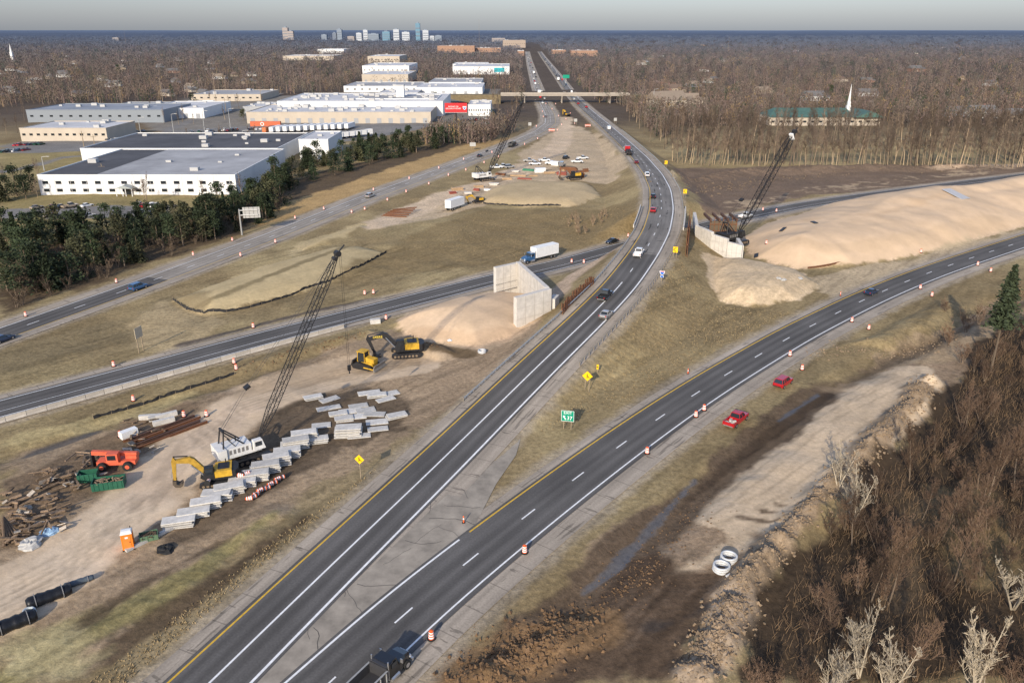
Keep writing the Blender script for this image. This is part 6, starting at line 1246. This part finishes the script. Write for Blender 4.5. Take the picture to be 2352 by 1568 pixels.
def woods(N_,ymin,ymax,name,label,clear):
    U=rng.uniform(1/ymax,1/ymin,N_); Y=1/U; X=Y*rng.uniform(-.80,.80,N_); ok=np.ones(N_,bool)
    for P in clear: ok&=sdpoly(P,X,Y)>0
    for a,b,c,d in FOOT: ok&=~((X>a)&(X<b)&(Y>c-8)&(Y<d))
    sA=np.argsort(A.P[:,1]); sB=np.argsort(B.P[:,1])
    ax=np.interp(Y,A.P[:,1][sA],A.P[:,0][sA]); bx=np.interp(Y,B.P[:,1][sB],B.P[:,0][sB])
    ok&=~((X>bx-16)&(X<ax+16)&(Y<4000)); X=X[ok];Y=Y[ok]; n=len(X)
    sx=np.maximum(1,Y/900)**.9; hgt=rng.uniform(7,14,n); R0=rng.uniform(2.6,4.6,n)*sx
    K=34; th_=rng.uniform(0,2*np.pi,(n,K)); rr=np.sqrt(rng.random((n,K))); zz=rng.random((n,K)); prof=np.sin(np.clip(zz*.85+.15,0,1)*np.pi)**.6
    cx=X[:,None]+np.cos(th_)*rr*R0[:,None]*prof; cy=Y[:,None]+np.sin(th_)*rr*R0[:,None]*prof; cz=hgt[:,None]*(.12+.85*zz)
    sz=(.9*sx)[:,None]*rng.uniform(.6,1.5,(n,K)); 
    a=rng.uniform(0,2*np.pi,(n,K)); wx=np.cos(a)*sz*.34; wy=np.sin(a)*sz*.34; ux=np.cos(th_)*rr*sz*.6+rng.normal(0,.3,(n,K))*sz; uy=np.sin(th_)*rr*sz*.6; uz=np.minimum(sz*1.1,3.5)
    v0=np.stack([cx-wx,cy-wy,cz],-1); v1=np.stack([cx+wx,cy+wy,cz],-1); v2=np.stack([cx+ux,cy+uy,cz+uz],-1)
    v0[:,0]=np.stack([X-.3,Y,X*0],-1); v1[:,0]=np.stack([X+.3,Y,X*0],-1); v2[:,0]=np.stack([X,Y,hgt],-1)
    co=np.stack([v0,v1,v2],2).reshape(-1,3); base=np.array([.140,.108,.088]); c=base*rng.uniform(.65,1.35,(n,1)); c=c*(1+np.stack([rng.normal(0,.06,n),rng.normal(0,.03,n),rng.normal(0,.05,n)],1))
    ev_=rng.random(n)<.06; c[ev_]=np.array([.04,.055,.032])*rng.uniform(.7,1.4,(ev_.sum(),1)); au=rng.random(n)<.03; c[au]=np.array([.24,.17,.09])
    f_=(sm(700,4800,Y)**.75)[:,None]; c=c*(1-f_)+np.array([.105,.130,.180])*f_  # tree colours blend toward a painted bluish haze with distance
    c=np.repeat(c,K*3,axis=0)*np.repeat(rng.uniform(.8,1.2,(n*K,1)),3,axis=0)
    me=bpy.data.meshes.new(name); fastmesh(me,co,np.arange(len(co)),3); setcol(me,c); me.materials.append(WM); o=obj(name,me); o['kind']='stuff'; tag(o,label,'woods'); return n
WM=attr_mat('distant_bare_wood',.95,False)
ind=polyw([(0,520),(-200,520),(-200,270),(60,243),(330,235),(440,226),(640,218),(800,214),(960,208),(1120,205),(1190,220),(1190,290),(1050,310),(640,420),(560,480)])
rfield=polyw([(1490,385),(1480,345),(1560,294),(2600,292),(2600,480),(1500,480)])
lawnch=polyw([(1745,298),(2060,300),(2060,282),(1745,280)]); mid=polyw([(1180,310),(1200,230),(1300,230),(1420,240),(1540,345),(1540,420),(1180,420)])
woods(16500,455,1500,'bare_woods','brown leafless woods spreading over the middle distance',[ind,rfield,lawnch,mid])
woods(13000,1500,9000,'bare_woods','haze-tinted far woods stretching to the horizon',[])
# ---------------------------------------------------------------- camera, sun, world
cam=bpy.data.cameras.new('camera'); cam.lens=28; cam.sensor_width=36; cam.clip_end=200000; cam.clip_start=.5; co_=obj('camera',cam); co_.location=(0,0,H); co_.rotation_euler=(math.pi/2-PIT,0,0); S.camera=co_
el=R_(23); az=R_(19); d=Vector((math.sin(az)*math.cos(el),math.cos(az)*math.cos(el),-math.sin(el)))
sn=bpy.data.lights.new('sun','SUN'); sn.energy=4.9; sn.angle=R_(.6); sn.color=(1,.89,.73); so=obj('sun',sn); so.rotation_euler=d.to_track_quat('-Z','Y').to_euler(); so.location=(0,-50,100)
w=bpy.data.worlds.new('World'); S.world=w; w.use_nodes=True; nt=w.node_tree; N=nt.nodes; L=nt.links; sk=N.new('ShaderNodeTexSky'); sk.sky_type='NISHITA'; sk.sun_disc=False; sk.sun_elevation=el; sk.sun_rotation=R_(199); sk.air_density=1.0; sk.dust_density=1.0; sk.ozone_density=1.5
# hazy late winter air: the clear sky is greyed near the horizon and lifted higher up
tc=N.new('ShaderNodeTexCoord'); sx_=N.new('ShaderNodeSeparateXYZ'); L.new(tc.outputs['Generated'],sx_.inputs[0])
mr=N.new('ShaderNodeMapRange'); mr.interpolation_type='SMOOTHSTEP'; mr.inputs['From Min'].default_value=.0; mr.inputs['From Max'].default_value=.22; mr.inputs['To Min'].default_value=0; mr.inputs['To Max'].default_value=1; L.new(sx_.outputs[2],mr.inputs['Value'])
mx=N.new('ShaderNodeMix'); mx.data_type='VECTOR'; mx.inputs['A'].default_value=(.58,.61,.80); mx.inputs['B'].default_value=(1.25,1.22,1.35); L.new(mr.outputs['Result'],mx.inputs['Factor'])
vm=N.new('ShaderNodeVectorMath'); vm.operation='MULTIPLY'; L.new(sk.outputs[0],vm.inputs[0]); L.new(mx.outputs['Result'],vm.inputs[1])
hz_=N.new('ShaderNodeVectorMath'); hz_.operation='ADD'; hz_.inputs[1].default_value=(.55,.62,.82); L.new(vm.outputs[0],hz_.inputs[0])
L.new(hz_.outputs[0],N['Background'].inputs[0]); N['Background'].inputs[1].default_value=.14
S.view_settings.view_transform='Standard'; S.view_settings.look='None'; S.view_settings.exposure=0
for o in [o for o in C.objects if o.parent is None and o.location.z<-40 and o.name not in ('camera','sun')]:
    for ch in list(o.children_recursive): bpy.data.objects.remove(ch)
    bpy.data.objects.remove(o)
print('DONE',len(C.objects))
